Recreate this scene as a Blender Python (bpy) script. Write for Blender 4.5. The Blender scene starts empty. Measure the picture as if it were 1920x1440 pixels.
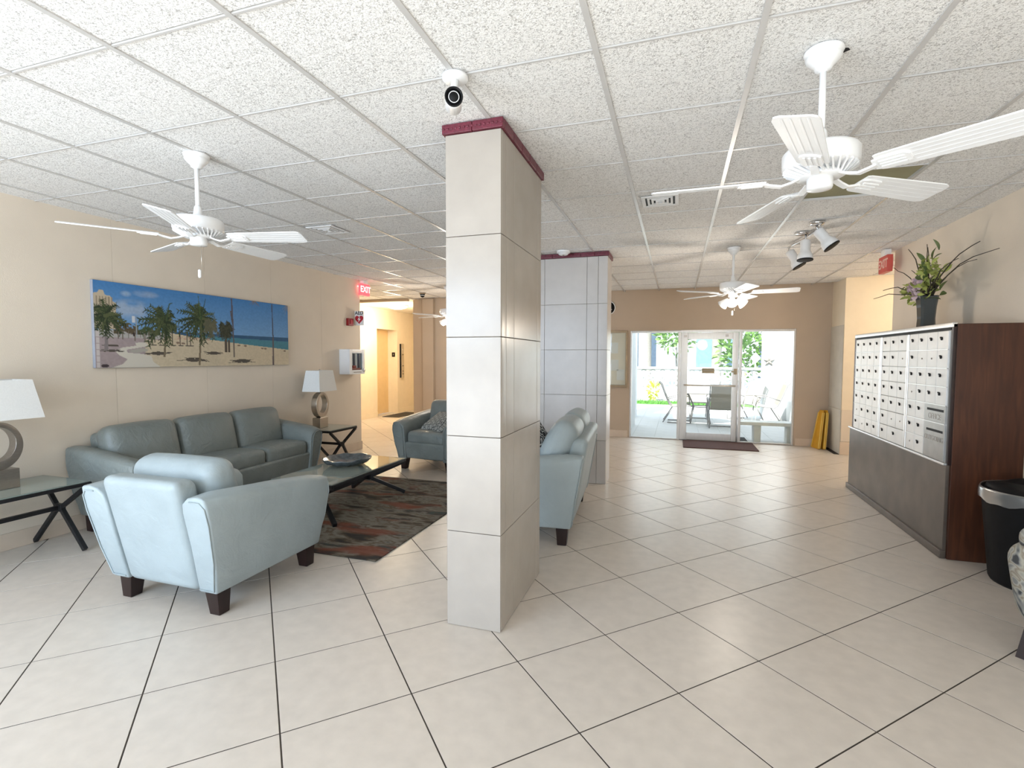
import bpy, math, random
import numpy as np
from mathutils import Vector, Matrix

random.seed(7)
PI = math.pi
SC = bpy.context.scene
COL = SC.collection

# ------------------------------------------------------------------ camera
cam_data = bpy.data.cameras.new('camera')
cam = bpy.data.objects.new('camera', cam_data)
COL.objects.link(cam)
R_ = (0.95070045, 0.31010052, 0.00251303)
U_ = (-0.01833922, 0.04813086, 0.99867267)
F_ = (-0.30956796, 0.94948464, -0.05144503)
HC = 1.47945
cam.matrix_world = Matrix(((R_[0], U_[0], -F_[0], 0), (R_[1], U_[1], -F_[1], 0),
                           (R_[2], U_[2], -F_[2], HC), (0, 0, 0, 1)))
cam_data.sensor_fit = 'HORIZONTAL'
cam_data.sensor_width = 36.0
cam_data.lens = 948.283 / 1920 * 36.0
cam_data.clip_start = 0.05
SC.camera = cam

# ------------------------------------------------------------------ world, sun, daylight, exposure
SC.view_settings.view_transform = 'Standard'
SC.view_settings.look = 'None'
SC.view_settings.exposure = 0.92
SC.view_settings.gamma = 1.0
SC.view_settings.use_curve_mapping = False
world = bpy.data.worlds.new('sky')
SC.world = world
world.use_nodes = True
wn = world.node_tree.nodes
wn['Background'].inputs['Color'].default_value = (0.74, 0.845, 1.0, 1)
wn['Background'].inputs['Strength'].default_value = 1.35

def add_light(name, kind, loc, energy, color, rot=(0, 0, 0), size=1.0, size_y=None):
    ld = bpy.data.lights.new(name, kind)
    ld.energy = energy
    ld.color = color
    if kind == 'AREA':
        ld.shape = 'RECTANGLE'
        ld.size = size
        ld.size_y = size_y or size
    elif kind == 'SUN':
        ld.angle = size
    else:
        ld.shadow_soft_size = size
    o = bpy.data.objects.new(name, ld)
    o.location = loc
    o.rotation_euler = rot
    COL.objects.link(o)
    return o

add_light('sun', 'SUN', (0, 0, 20), 6.5, (1.0, 0.985, 0.97), (math.radians(38), math.radians(-14), 0), math.radians(2))
# daylight through the shop-front windows behind the camera (stands just outside the glass, tipped to the ceiling)
add_light('window_daylight_left', 'AREA', (-3.5, -3.0, 0.55), 112, (0.74, 0.82, 1.0), (math.radians(121), 0, math.radians(4)), 4.2, 1.6)
add_light('window_daylight_right', 'AREA', (0.9, -3.0, 0.55), 26, (0.88, 0.91, 1.0), (math.radians(116), 0, 0), 3.6, 1.6)
add_light('window_skylight_left', 'AREA', (-3.9, -1.85, 2.1), 82, (0.55, 0.72, 1.0), (math.radians(52), 0, math.radians(-4)), 3.2, 0.9)
add_light('patio_daylight', 'AREA', (0.5, 9.75, 1.1), 9, (0.96, 0.98, 1.0), (math.radians(-100), 0, 0), 2.6, 1.7)

# ------------------------------------------------------------------ materials
def mat(name, col, rough=0.6, metal=0.0, var=0.0, vscale=8.0, bump=0.0, bscale=60.0, stretch=(1, 1, 1),
        spec=0.5, coat=0.0, col2=None, emit=None, estr=0.0, trans=0.0, detail=4.0, ior=1.45):
    m = bpy.data.materials.new(name)
    m.use_nodes = True
    nt = m.node_tree
    n = nt.nodes
    b = n['Principled BSDF']
    b.inputs['Roughness'].default_value = rough
    b.inputs['Metallic'].default_value = metal
    b.inputs['Specular IOR Level'].default_value = spec
    b.inputs['Coat Weight'].default_value = coat
    b.inputs['IOR'].default_value = ior
    b.inputs['Transmission Weight'].default_value = trans
    tc = n.new('ShaderNodeTexCoord')
    mp = n.new('ShaderNodeMapping')
    mp.inputs['Scale'].default_value = stretch
    nt.links.new(tc.outputs['Object'], mp.inputs['Vector'])
    c4 = (*col, 1)
    if var > 0 or col2:
        nz = n.new('ShaderNodeTexNoise')
        nz.inputs['Scale'].default_value = vscale
        nz.inputs['Detail'].default_value = detail
        nt.links.new(mp.outputs['Vector'], nz.inputs['Vector'])
        rp = n.new('ShaderNodeValToRGB')
        a = col2 if col2 else tuple(max(0, c * (1 - var)) for c in col)
        c2 = col if col2 else tuple(min(1, c * (1 + var)) for c in col)
        rp.color_ramp.elements[0].position = 0.3
        rp.color_ramp.elements[1].position = 0.7
        rp.color_ramp.elements[0].color = (*a, 1)
        rp.color_ramp.elements[1].color = (*c2, 1)
        nt.links.new(nz.outputs['Fac'], rp.inputs['Fac'])
        nt.links.new(rp.outputs['Color'], b.inputs['Base Color'])
    else:
        b.inputs['Base Color'].default_value = c4
    if bump > 0:
        nb = n.new('ShaderNodeTexNoise')
        nb.inputs['Scale'].default_value = bscale
        nb.inputs['Detail'].default_value = 3.0
        nt.links.new(mp.outputs['Vector'], nb.inputs['Vector'])
        bp = n.new('ShaderNodeBump')
        bp.inputs['Strength'].default_value = bump
        bp.inputs['Distance'].default_value = 0.01
        nt.links.new(nb.outputs['Fac'], bp.inputs['Height'])
        nt.links.new(bp.outputs['Normal'], b.inputs['Normal'])
    if emit:
        b.inputs['Emission Color'].default_value = (*emit, 1)
        b.inputs['Emission Strength'].default_value = estr
    return m

def ceiling_mat(name, base, dark):
    m = mat(name, base, 0.95, bump=0.4, bscale=125)
    nt = m.node_tree; n = nt.nodes; b = n['Principled BSDF']
    tc = n.new('ShaderNodeTexCoord')
    v = n.new('ShaderNodeTexNoise'); v.inputs['Scale'].default_value = 100; v.inputs['Detail'].default_value = 2.0
    v.inputs['Distortion'].default_value = 1.5
    nt.links.new(tc.outputs['Object'], v.inputs['Vector'])
    r = n.new('ShaderNodeValToRGB')
    r.color_ramp.elements[0].position = 0.36; r.color_ramp.elements[0].color = (*dark, 1)
    r.color_ramp.elements[1].position = 0.50; r.color_ramp.elements[1].color = (*base, 1)
    nt.links.new(v.outputs['Fac'], r.inputs['Fac'])
    nt.links.new(r.outputs['Color'], b.inputs['Base Color'])
    return m

def pattern_mat(name, build, rough=0.85):
    m = mat(name, (0.5, 0.5, 0.5), rough)
    nt = m.node_tree
    out = build(nt, nt.nodes)
    nt.links.new(out, nt.nodes['Principled BSDF'].inputs['Base Color'])
    return m

def ramp(nt, src, stops, interp='LINEAR'):
    r = nt.nodes.new('ShaderNodeValToRGB')
    cr = r.color_ramp
    cr.interpolation = interp
    while len(cr.elements) < len(stops):
        cr.elements.new(0.5)
    for e, (p, c) in zip(cr.elements, stops):
        e.position = p; e.color = (*c, 1)
    nt.links.new(src, r.inputs['Fac'])
    return r.outputs['Color']

def coord(nt, scale=(1, 1, 1), rot=(0, 0, 0)):
    tc = nt.nodes.new('ShaderNodeTexCoord')
    mp = nt.nodes.new('ShaderNodeMapping')
    mp.inputs['Scale'].default_value = scale
    mp.inputs['Rotation'].default_value = rot
    nt.links.new(tc.outputs['Object'], mp.inputs['Vector'])
    return mp.outputs['Vector']

def rug_build(nt, n):
    v = coord(nt, (0.95, 2.3, 1))
    a = n.new('ShaderNodeTexNoise'); a.inputs['Scale'].default_value = 2.3; a.inputs['Detail'].default_value = 5
    a.inputs['Distortion'].default_value = 0.25; a.inputs['Roughness'].default_value = 0.55
    nt.links.new(v, a.inputs['Vector'])
    base = ramp(nt, a.outputs['Fac'], [(0.28, (0.016, 0.014, 0.013)), (0.38, (0.035, 0.03, 0.026)), (0.42, (0.075, 0.055, 0.035)), (0.455, (0.15, 0.13, 0.10)),
            (0.50, (0.21, 0.19, 0.16)), (0.535, (0.10, 0.072, 0.042)), (0.57, (0.19, 0.172, 0.145)), (0.62, (0.055, 0.045, 0.036)), (0.67, (0.05, 0.068, 0.062)), (0.72, (0.03, 0.04, 0.042))])
    v2 = coord(nt, (0.85, 2.2, 1), (0, 0, 0.15))
    b = n.new('ShaderNodeTexNoise'); b.inputs['Scale'].default_value = 1.9; b.inputs['Detail'].default_value = 5
    b.inputs['Distortion'].default_value = 0.4
    nt.links.new(v2, b.inputs['Vector'])
    r = ramp(nt, b.outputs['Fac'], [(0.56, (0, 0, 0)), (0.66, (0.8, 0.8, 0.8))])
    mx = n.new('ShaderNodeMix'); mx.data_type = 'RGBA'
    nt.links.new(r, mx.inputs[0]); nt.links.new(base, mx.inputs[6])
    mx.inputs[7].default_value = (0.19, 0.05, 0.025, 1)
    return mx.outputs[2]

def swirl_build(nt, n):
    v = coord(nt, (1, 1, 1))
    vo = n.new('ShaderNodeTexVoronoi'); vo.inputs['Scale'].default_value = 11
    nt.links.new(v, vo.inputs['Vector'])
    mth = n.new('ShaderNodeMath'); mth.operation = 'MULTIPLY'; mth.inputs[1].default_value = 26
    nt.links.new(vo.outputs['Distance'], mth.inputs[0])
    sn = n.new('ShaderNodeMath'); sn.operation = 'SINE'
    nt.links.new(mth.outputs[0], sn.inputs[0])
    return ramp(nt, sn.outputs[0], [(0.0, (0.02, 0.022, 0.025)), (0.42, (0.62, 0.62, 0.6))], 'CONSTANT')

def lattice_build(nt, n):
    v = coord(nt, (1, 1, 0.0), (0, 0, 0.6))
    ch = n.new('ShaderNodeTexVoronoi'); ch.inputs['Scale'].default_value = 17; ch.inputs['Randomness'].default_value = 0.15
    ch.distance = 'MANHATTAN'
    nt.links.new(v, ch.inputs['Vector'])
    return ramp(nt, ch.outputs['Distance'], [(0.0, (0.03, 0.033, 0.035)), (0.22, (0.36, 0.36, 0.33)), (0.46, (0.05, 0.055, 0.055)),
                                            (0.62, (0.36, 0.36, 0.33))], 'CONSTANT')

def paisley_build(nt, n):
    v = coord(nt, (1, 1, 1))
    nz = n.new('ShaderNodeTexNoise'); nz.inputs['Scale'].default_value = 6; nz.inputs['Distortion'].default_value = 2.2
    nz.inputs['Detail'].default_value = 1.5
    nt.links.new(v, nz.inputs['Vector'])
    return ramp(nt, nz.outputs['Fac'], [(0.0, (0.035, 0.035, 0.035)), (0.34, (0.055, 0.055, 0.055)), (0.38, (0.21, 0.21, 0.20)), (0.44, (0.40, 0.37, 0.30)),
                                       (0.50, (0.24, 0.20, 0.15)), (0.55, (0.42, 0.395, 0.34)), (0.63, (0.21, 0.21, 0.20))])

def wood_build(cols):
    def f(nt, n):
        v = coord(nt, (6, 6, 0.55))
        nz = n.new('ShaderNodeTexNoise'); nz.inputs['Scale'].default_value = 5; nz.inputs['Detail'].default_value = 6
        nz.inputs['Distortion'].default_value = 0.6
        nt.links.new(v, nz.inputs['Vector'])
        return ramp(nt, nz.outputs['Fac'], [(0.32, cols[0]), (0.5, cols[1]), (0.68, cols[2])])
    return f

def palette_attr():
    m = mat('canvas_print', (0.5, 0.5, 0.5), 0.75)
    nt = m.node_tree
    a = nt.nodes.new('ShaderNodeAttribute'); a.attribute_name = 'print'
    nt.links.new(a.outputs['Color'], nt.nodes['Principled BSDF'].inputs['Base Color'])
    return m

M = {}
M['floor_tile'] = mat('floor_tile', (0.63, 0.563, 0.495), 0.31, var=0.05, vscale=13, spec=0.45, bump=0.015, bscale=90, detail=8)
M['grout'] = mat('grout', (0.045, 0.034, 0.026), 0.9, var=0.15)
M['patio_tile'] = mat('patio_tile', (0.56, 0.555, 0.53), 0.6, var=0.06, vscale=6)
M['patio_grout'] = mat('patio_grout', (0.22, 0.22, 0.21), 0.9, var=0.1)
M['ceil'] = ceiling_mat('acoustic_tile', (0.88, 0.87, 0.85), (0.48, 0.465, 0.45))
M['ceil_olive'] = mat('olive_tile', (0.30, 0.28, 0.17), 0.9, var=0.12, vscale=5)  # darker olive tone for a single ceiling tile
M['tbar'] = mat('grid_paint', (0.58, 0.565, 0.55), 0.27, var=0.03, spec=0.6)
M['plaster'] = mat('plaster', (0.80, 0.74, 0.64), 0.9, var=0.03)
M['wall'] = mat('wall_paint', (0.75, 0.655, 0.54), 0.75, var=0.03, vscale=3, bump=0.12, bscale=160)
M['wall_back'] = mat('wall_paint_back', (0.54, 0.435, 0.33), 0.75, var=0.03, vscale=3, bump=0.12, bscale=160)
M['base'] = mat('baseboard_tile', (0.66, 0.55, 0.44), 0.45, var=0.05, vscale=6)
M['col_tile'] = mat('column_tile', (0.41, 0.366, 0.32), 0.24, var=0.045, vscale=6, detail=8, bump=0.02, bscale=40)
M['col_tile2'] = mat('column_tile_grey', (0.54, 0.505, 0.475), 0.30, var=0.045, vscale=6, detail=8, bump=0.02, bscale=40)
M['col_grout'] = mat('column_grout', (0.36, 0.32, 0.27), 0.9, var=0.1)
M['maroon'] = mat('maroon_border', (0.14, 0.022, 0.038), 0.4, var=0.35, vscale=90)
M['leather'] = mat('sage_leather', (0.345, 0.40, 0.415), 0.42, var=0.06, vscale=5, bump=0.10, bscale=110, spec=0.45)
M['leather_dark'] = mat('sage_leather_dark', (0.20, 0.222, 0.21), 0.38, var=0.10, vscale=4, bump=0.14, bscale=70, spec=0.45)  # darker sage leather for the long sofa and the facing armchair
M['dark_wood'] = mat('dark_wood', (0.019, 0.008, 0.007), 0.35, var=0.25, vscale=20, stretch=(1, 1, 0.2))
M['iron'] = mat('black_iron', (0.016, 0.016, 0.018), 0.42, metal=0.3, var=0.2, vscale=30)
M['nickel'] = mat('brushed_nickel', (0.62, 0.58, 0.52), 0.28, metal=1.0, var=0.08, vscale=40, stretch=(1, 1, 12))
M['nickel_dark'] = mat('brushed_nickel_dark', (0.34, 0.31, 0.28), 0.33, metal=0.9, var=0.10, vscale=40, stretch=(1, 1, 12))
M['shade'] = mat('lamp_shade_linen', (0.80, 0.80, 0.78), 0.9, var=0.03, vscale=120, bump=0.05, bscale=300)
M['white'] = mat('white_enamel', (0.86, 0.86, 0.86), 0.32, var=0.015, vscale=10)
M['white_matte'] = mat('white_plastic', (0.80, 0.80, 0.80), 0.5, var=0.02, vscale=10)
M['black'] = mat('black_plastic', (0.006, 0.006, 0.007), 0.55, var=0.2, vscale=20, spec=0.25)
M['chrome'] = mat('chrome', (0.75, 0.75, 0.76), 0.15, metal=1.0, var=0.03)
M['alu'] = mat('aluminium_frame', (0.66, 0.65, 0.63), 0.38, metal=0.55, var=0.05, vscale=20, stretch=(4, 4, 0.4))
M['alu_light'] = mat('aluminium_strip', (0.78, 0.77, 0.75), 0.3, metal=0.8, var=0.04, vscale=30)
M['mail_door'] = mat('mailbox_aluminium', (0.80, 0.79, 0.77), 0.42, metal=0.25, var=0.04, vscale=8)
M['mail_slot'] = mat('slot_steel', (0.42, 0.41, 0.39), 0.36, metal=0.6, var=0.08, vscale=14)
M['steel'] = mat('worn_steel_panel', (0.15, 0.122, 0.10), 0.40, metal=0.5, var=0.16, vscale=5, detail=8)
M['cab_wood'] = pattern_mat('cabinet_wood', wood_build([(0.050, 0.016, 0.007), (0.066, 0.021, 0.009), (0.088, 0.029, 0.012)]), 0.45)
M['glass_top'] = mat('glass_top', (0.55, 0.64, 0.60), 0.03, spec=0.9, trans=0.65, ior=1.5)
M['vase_glass'] = mat('smoked_glass', (0.045, 0.06, 0.065), 0.05, spec=0.9, trans=0.25, ior=1.5)
M['grey_glass'] = mat('grey_art_glass', (0.085, 0.098, 0.105), 0.22, spec=0.6, coat=0.15, var=0.35, vscale=25)
M['red'] = mat('red_plastic', (0.24, 0.012, 0.014), 0.4, var=0.1)
M['red_print'] = mat('red_print', (0.42, 0.015, 0.03), 0.5, var=0.05)
M['exit_red'] = mat('exit_sign_red', (0.75, 0.05, 0.06), 0.4, emit=(1.0, 0.10, 0.12), estr=0.85)
M['exit_letter'] = mat('exit_sign_letters', (0.9, 0.5, 0.5), 0.4, emit=(1.0, 0.55, 0.55), estr=1.0)
M['exit_dim'] = mat('exit_sign_red_dim', (0.62, 0.10, 0.08), 0.45, var=0.05)
M['exit_letter_dim'] = mat('exit_sign_letters_dim', (0.80, 0.52, 0.45), 0.5, var=0.03)
M['mat_brown'] = mat('brown_carpet', (0.085, 0.042, 0.036), 0.95, var=0.25, vscale=120, bump=0.3, bscale=250)
M['mat_dark'] = mat('dark_carpet', (0.05, 0.045, 0.04), 0.95, var=0.25, vscale=120, bump=0.3, bscale=250)
M['yellow'] = mat('yellow_plastic', (0.72, 0.36, 0.02), 0.45, var=0.08, vscale=8)
M['yellow_edge'] = mat('yellow_plastic_edge', (0.80, 0.55, 0.12), 0.5, var=0.06)
M['marble_and_lit'] = mat('wainscot_and_lit_wall', (0.62, 0.58, 0.50), 0.4, var=0.06, vscale=6, detail=8)
M['rug'] = pattern_mat('abstract_rug', rug_build, 0.95)
M['swirl'] = pattern_mat('swirl_fabric', swirl_build)
M['lattice'] = pattern_mat('lattice_fabric', lattice_build)
M['paisley'] = pattern_mat('paisley_fabric', paisley_build)
M['print'] = palette_attr()
M['canvas_edge'] = mat('canvas_edge', (0.30, 0.31, 0.35), 0.8, var=0.1)
M['elev'] = mat('elevator_door_paint', (0.80, 0.60, 0.33), 0.4, metal=0.2, var=0.03)
M['lobby_wall'] = mat('lobby_wall_paint', (0.84, 0.74, 0.58), 0.7, var=0.02, bump=0.08, bscale=150)
M['lamp_glow'] = mat('lamp_diffuser', (0.9, 0.9, 0.85), 0.5, emit=(1.0, 0.93, 0.75), estr=9.0)
M['bulb_glow'] = mat('bulb_glass', (0.9, 0.9, 0.9), 0.2, emit=(1.0, 0.96, 0.90), estr=1.6)
M['leaf'] = mat('green_leaf', (0.10, 0.145, 0.04), 0.5, var=0.35, vscale=14)
M['leaf_lime'] = mat('lime_petal', (0.34, 0.38, 0.095), 0.6, var=0.25, vscale=20)
M['blossom'] = mat('pink_blossom', (0.58, 0.44, 0.46), 0.7, var=0.2, vscale=30)
M['twig'] = mat('dark_twig', (0.055, 0.045, 0.03), 0.8, var=0.25)
M['clear_bag'] = mat('clear_bin_liner', (0.20, 0.20, 0.195), 0.22, spec=0.7, trans=0.35)
M['sling'] = mat('beige_sling', (0.34, 0.31, 0.25), 0.85, var=0.06, vscale=200)
M['pale_frame'] = mat('pale_metal_frame', (0.30, 0.29, 0.28), 0.4, var=0.03)
M['out_white'] = mat('white_stucco', (0.66, 0.68, 0.68), 0.85, var=0.03, bump=0.1, bscale=80)
M['concrete'] = mat('cast_concrete', (0.45, 0.445, 0.41), 0.8, var=0.08, vscale=10)
M['grass'] = mat('lawn', (0.12, 0.30, 0.06), 0.95, var=0.3, vscale=20)
M['tree_leaf'] = mat('tree_leaf', (0.14, 0.26, 0.06), 0.6, var=0.4, vscale=4)
M['lime_leaf'] = mat('croton_leaf', (0.55, 0.60, 0.08), 0.6, var=0.3, vscale=9)
M['bark'] = mat('palm_bark', (0.30, 0.28, 0.25), 0.9, var=0.15, vscale=14, stretch=(1, 1, 4))
M['facade'] = mat('pale_facade', (0.50, 0.55, 0.60), 0.8, var=0.03)
M['dark_glass'] = mat('window_glass_dark', (0.07, 0.10, 0.14), 0.08, spec=0.6, var=0.1)
M['blue_glass'] = mat('window_glass_blue', (0.16, 0.26, 0.40), 0.12, spec=0.6, var=0.1)
M['ground'] = mat('paved_ground', (0.55, 0.54, 0.51), 0.9, var=0.1)
M['board_paper'] = mat('notice_paper', (0.80, 0.74, 0.65), 0.8, var=0.06, vscale=4)
M['tan_frame'] = mat('bronze_frame', (0.36, 0.27, 0.17), 0.45, metal=0.4, var=0.1)
M['tan_label'] = mat('tan_label', (0.44, 0.37, 0.25), 0.6, var=0.1)
M['dark_blue'] = mat('dark_blue_plastic', (0.04, 0.05, 0.10), 0.4, var=0.1)
M['screen'] = mat('pale_lining', (0.80, 0.84, 0.92), 0.6, var=0.04)

def pane_mat():
    m = bpy.data.materials.new('window_pane')
    m.use_nodes = True
    nt = m.node_tree; n = nt.nodes
    for x in list(n):
        n.remove(x)
    out = n.new('ShaderNodeOutputMaterial')
    mix = n.new('ShaderNodeMixShader')
    tr = n.new('ShaderNodeBsdfTransparent'); tr.inputs['Color'].default_value = (0.96, 0.98, 0.97, 1)
    gl = n.new('ShaderNodeBsdfGlossy'); gl.inputs['Roughness'].default_value = 0.03
    fr = n.new('ShaderNodeFresnel'); fr.inputs['IOR'].default_value = 1.45
    ge = n.new('ShaderNodeNewGeometry')
    inv = n.new('ShaderNodeMath'); inv.operation = 'SUBTRACT'; inv.inputs[0].default_value = 1.0
    mul = n.new('ShaderNodeMath'); mul.operation = 'MULTIPLY'
    nt.links.new(ge.outputs['Backfacing'], inv.inputs[1])
    nt.links.new(fr.outputs[0], mul.inputs[0]); nt.links.new(inv.outputs[0], mul.inputs[1])
    nt.links.new(mul.outputs[0], mix.inputs[0])
    nt.links.new(tr.outputs[0], mix.inputs[1])
    nt.links.new(gl.outputs[0], mix.inputs[2])
    nt.links.new(mix.outputs[0], out.inputs['Surface'])
    return m
M['pane'] = pane_mat()

M['bench_stone'] = mat('white_stone', (0.78, 0.77, 0.72), 0.7, var=0.06, vscale=10)
M['block_paint'] = mat('block_paint', (0.44, 0.45, 0.45), 0.85, var=0.05)
def wrinkle(m, scale, dist):
    nt = m.node_tree; n = nt.nodes; b = n['Principled BSDF']
    old = b.inputs['Normal'].links[0].from_socket
    v = coord(nt, (1, 1, 1))
    w = n.new('ShaderNodeTexNoise'); w.inputs['Scale'].default_value = scale; w.inputs['Detail'].default_value = 3
    w.inputs['Distortion'].default_value = 1.6
    nt.links.new(v, w.inputs['Vector'])
    bp = n.new('ShaderNodeBump'); bp.inputs['Strength'].default_value = 0.35; bp.inputs['Distance'].default_value = dist
    nt.links.new(w.outputs['Fac'], bp.inputs['Height']); nt.links.new(old, bp.inputs['Normal'])
    nt.links.new(bp.outputs['Normal'], b.inputs['Normal'])
wrinkle(M['leather'], 7, 0.015)
wrinkle(M['leather_dark'], 8, 0.03)

# ------------------------------------------------------------------ mesh helpers
class MB:
    def __init__(s):
        s.v = []; s.f = []; s.sm = []
    def add(s, verts, faces, smooth=False, mtx=None):
        k = len(s.v)
        if mtx is not None:
            verts = [tuple(mtx @ Vector(p)) for p in verts]
        s.v += [tuple(p) for p in verts]
        s.f += [tuple(i + k for i in f) for f in faces]
        s.sm += [smooth] * len(faces)
        return s
    def box(s, x0, x1, y0, y1, z0, z1, mtx=None):
        v = [(x0, y0, z0), (x1, y0, z0), (x1, y1, z0), (x0, y1, z0), (x0, y0, z1), (x1, y0, z1), (x1, y1, z1), (x0, y1, z1)]
        f = [(3, 2, 1, 0), (4, 5, 6, 7), (0, 1, 5, 4), (1, 2, 6, 5), (2, 3, 7, 6), (3, 0, 4, 7)]
        return s.add(v, f, False, mtx)
    def tile(s, x0, x1, y0, y1, z0, z1, c=0.003):
        """a slab whose upper edge (z1 side) is chamfered by c"""
        v = [(x0, y0, z0), (x1, y0, z0), (x1, y1, z0), (x0, y1, z0)]
        zm = z1 - c if z1 > z0 else z1 + c
        v += [(x0, y0, zm), (x1, y0, zm), (x1, y1, zm), (x0, y1, zm)]
        v += [(x0 + c, y0 + c, z1), (x1 - c, y0 + c, z1), (x1 - c, y1 - c, z1), (x0 + c, y1 - c, z1)]
        f = [(3, 2, 1, 0)] + [(i, (i + 1) % 4, 4 + (i + 1) % 4, 4 + i) for i in range(4)]
        f += [(4 + i, 4 + (i + 1) % 4, 8 + (i + 1) % 4, 8 + i) for i in range(4)] + [(8, 9, 10, 11)]
        if z1 < z0:
            f = [tuple(reversed(q)) for q in f]
        return s.add(v, f)
    def prism(s, poly, z0, z1, mtx=None, smooth=False):
        n = len(poly)
        v = [(p[0], p[1], z0) for p in poly] + [(p[0], p[1], z1) for p in poly]
        f = [tuple(reversed(range(n))), tuple(range(n, 2 * n))]
        f += [(i, (i + 1) % n, n + (i + 1) % n, n + i) for i in range(n)]
        return s.add(v, f, smooth, mtx)
    def loft(s, secs, cap=True, smooth=False, closed=True):
        n = len(secs[0]); v = [p for q in secs for p in q]; f = []
        for k in range(len(secs) - 1):
            for i in range(n if closed else n - 1):
                j = (i + 1) % n
                f.append((k * n + i, k * n + j, (k + 1) * n + j, (k + 1) * n + i))
        if cap:
            f.append(tuple(reversed(range(n))))
            f.append(tuple(range((len(secs) - 1) * n, len(secs) * n)))
        return s.add(v, f, smooth)
    def lathe(s, prof, seg=24, mtx=None, smooth=True, c=(0, 0)):
        v = []; f = []
        m = len(prof)
        for (r, z) in prof:
            for i in range(seg):
                a = 2 * PI * i / seg
                v.append((c[0] + r * math.cos(a), c[1] + r * math.sin(a), z))
        for k in range(m - 1):
            for i in range(seg):
                j = (i + 1) % seg
                f.append((k * seg + i, k * seg + j, (k + 1) * seg + j, (k + 1) * seg + i))
        f.append(tuple(reversed(range(seg))))
        f.append(tuple(range((m - 1) * seg, m * seg)))
        return s.add(v, f, smooth, mtx)
    def tube(s, pts, r, seg=8, closed=False):
        P = [Vector(p) for p in pts]; n = len(P); secs = []
        rr = r if isinstance(r, (list, tuple)) else [r] * n
        up = None
        for i in range(n):
            if closed:
                t = (P[(i + 1) % n] - P[i - 1]).normalized()
            else:
                t = (P[min(i + 1, n - 1)] - P[max(i - 1, 0)]).normalized()
            if up is None:
                up = Vector((0, 0, 1)) if abs(t.z) < 0.9 else Vector((1, 0, 0))
            a = t.cross(up)
            if a.length < 1e-6:
                a = t.cross(Vector((0.3, 1, 0.2)))
            a.normalize(); b = a.cross(t); up = b
            secs.append([tuple(P[i] + rr[i] * (a * math.cos(2 * PI * k / seg) + b * math.sin(2 * PI * k / seg))) for k in range(seg)])
        if closed:
            secs.append(secs[0])
        return s.loft(secs, not closed, True)
    def bar(s, p, q, w, h=None):
        """square bar from p to q"""
        h = h or w
        p = Vector(p); q = Vector(q); t = (q - p).normalized()
        up = Vector((0, 0, 1)) if abs(t.z) < 0.95 else Vector((0, 1, 0))
        a = t.cross(up).normalized(); b = a.cross(t)
        secs = [[tuple(c + a * (w / 2 * i) + b * (h / 2 * j)) for i, j in ((-1, -1), (1, -1), (1, 1), (-1, 1))] for c in (p, q)]
        return s.loft(secs)
    def build(s, name, m, parent=None, loc=None):
        me = bpy.data.meshes.new(name)
        me.from_pydata(s.v, [], s.f)
        if any(s.sm):
            me.polygons.foreach_set('use_smooth', s.sm)
        me.update()
        me.materials.append(m)
        return link(name, me, parent, loc)

def link(name, me, parent=None, loc=None):
    o = bpy.data.objects.new(name, me)
    COL.objects.link(o)
    if parent is not None:
        o.parent = parent
    if loc is not None:
        o.location = loc
    return o

def soft(o, w=0.01, seg=2):
    b = o.modifiers.new('soft', 'BEVEL')
    b.width = w; b.segments = seg; b.limit_method = 'ANGLE'; b.angle_limit = math.radians(35)
    b.harden_normals = False
    for p in o.data.polygons:
        p.use_smooth = True
    wnm = o.modifiers.new('wn', 'WEIGHTED_NORMAL'); wnm.keep_sharp = False
    return o

def empty(name, loc=(0, 0, 0), rz=0.0):
    o = bpy.data.objects.new(name, None)
    o.empty_display_size = 0.1
    o.location = loc; o.rotation_euler = (0, 0, rz)
    COL.objects.link(o)
    return o

def tag(o, label, cat, group=None, kind=None):
    o['label'] = label; o['category'] = cat
    if group: o['group'] = group
    if kind: o['kind'] = kind
    return o

def struct(o, label=None):
    o['kind'] = 'structure'
    if label: o['label'] = label
    return o

def kids(o):
    return [c for c in bpy.data.objects if c.parent == o]

def dup(root, loc=None, rz=None):
    r = root.copy(); COL.objects.link(r)
    if loc is not None: r.location = loc
    if rz is not None: r.rotation_euler = (0, 0, rz)
    for ch in kids(root):
        c = ch.copy(); COL.objects.link(c); c.parent = r
        for g in kids(ch):
            d = g.copy(); COL.objects.link(d); d.parent = c
    return r

def share(name, me, parent, loc, rot=None):
    o = bpy.data.objects.new(name, me)
    COL.objects.link(o); o.parent = parent; o.location = loc
    if rot: o.rotation_euler = rot
    return o

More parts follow.
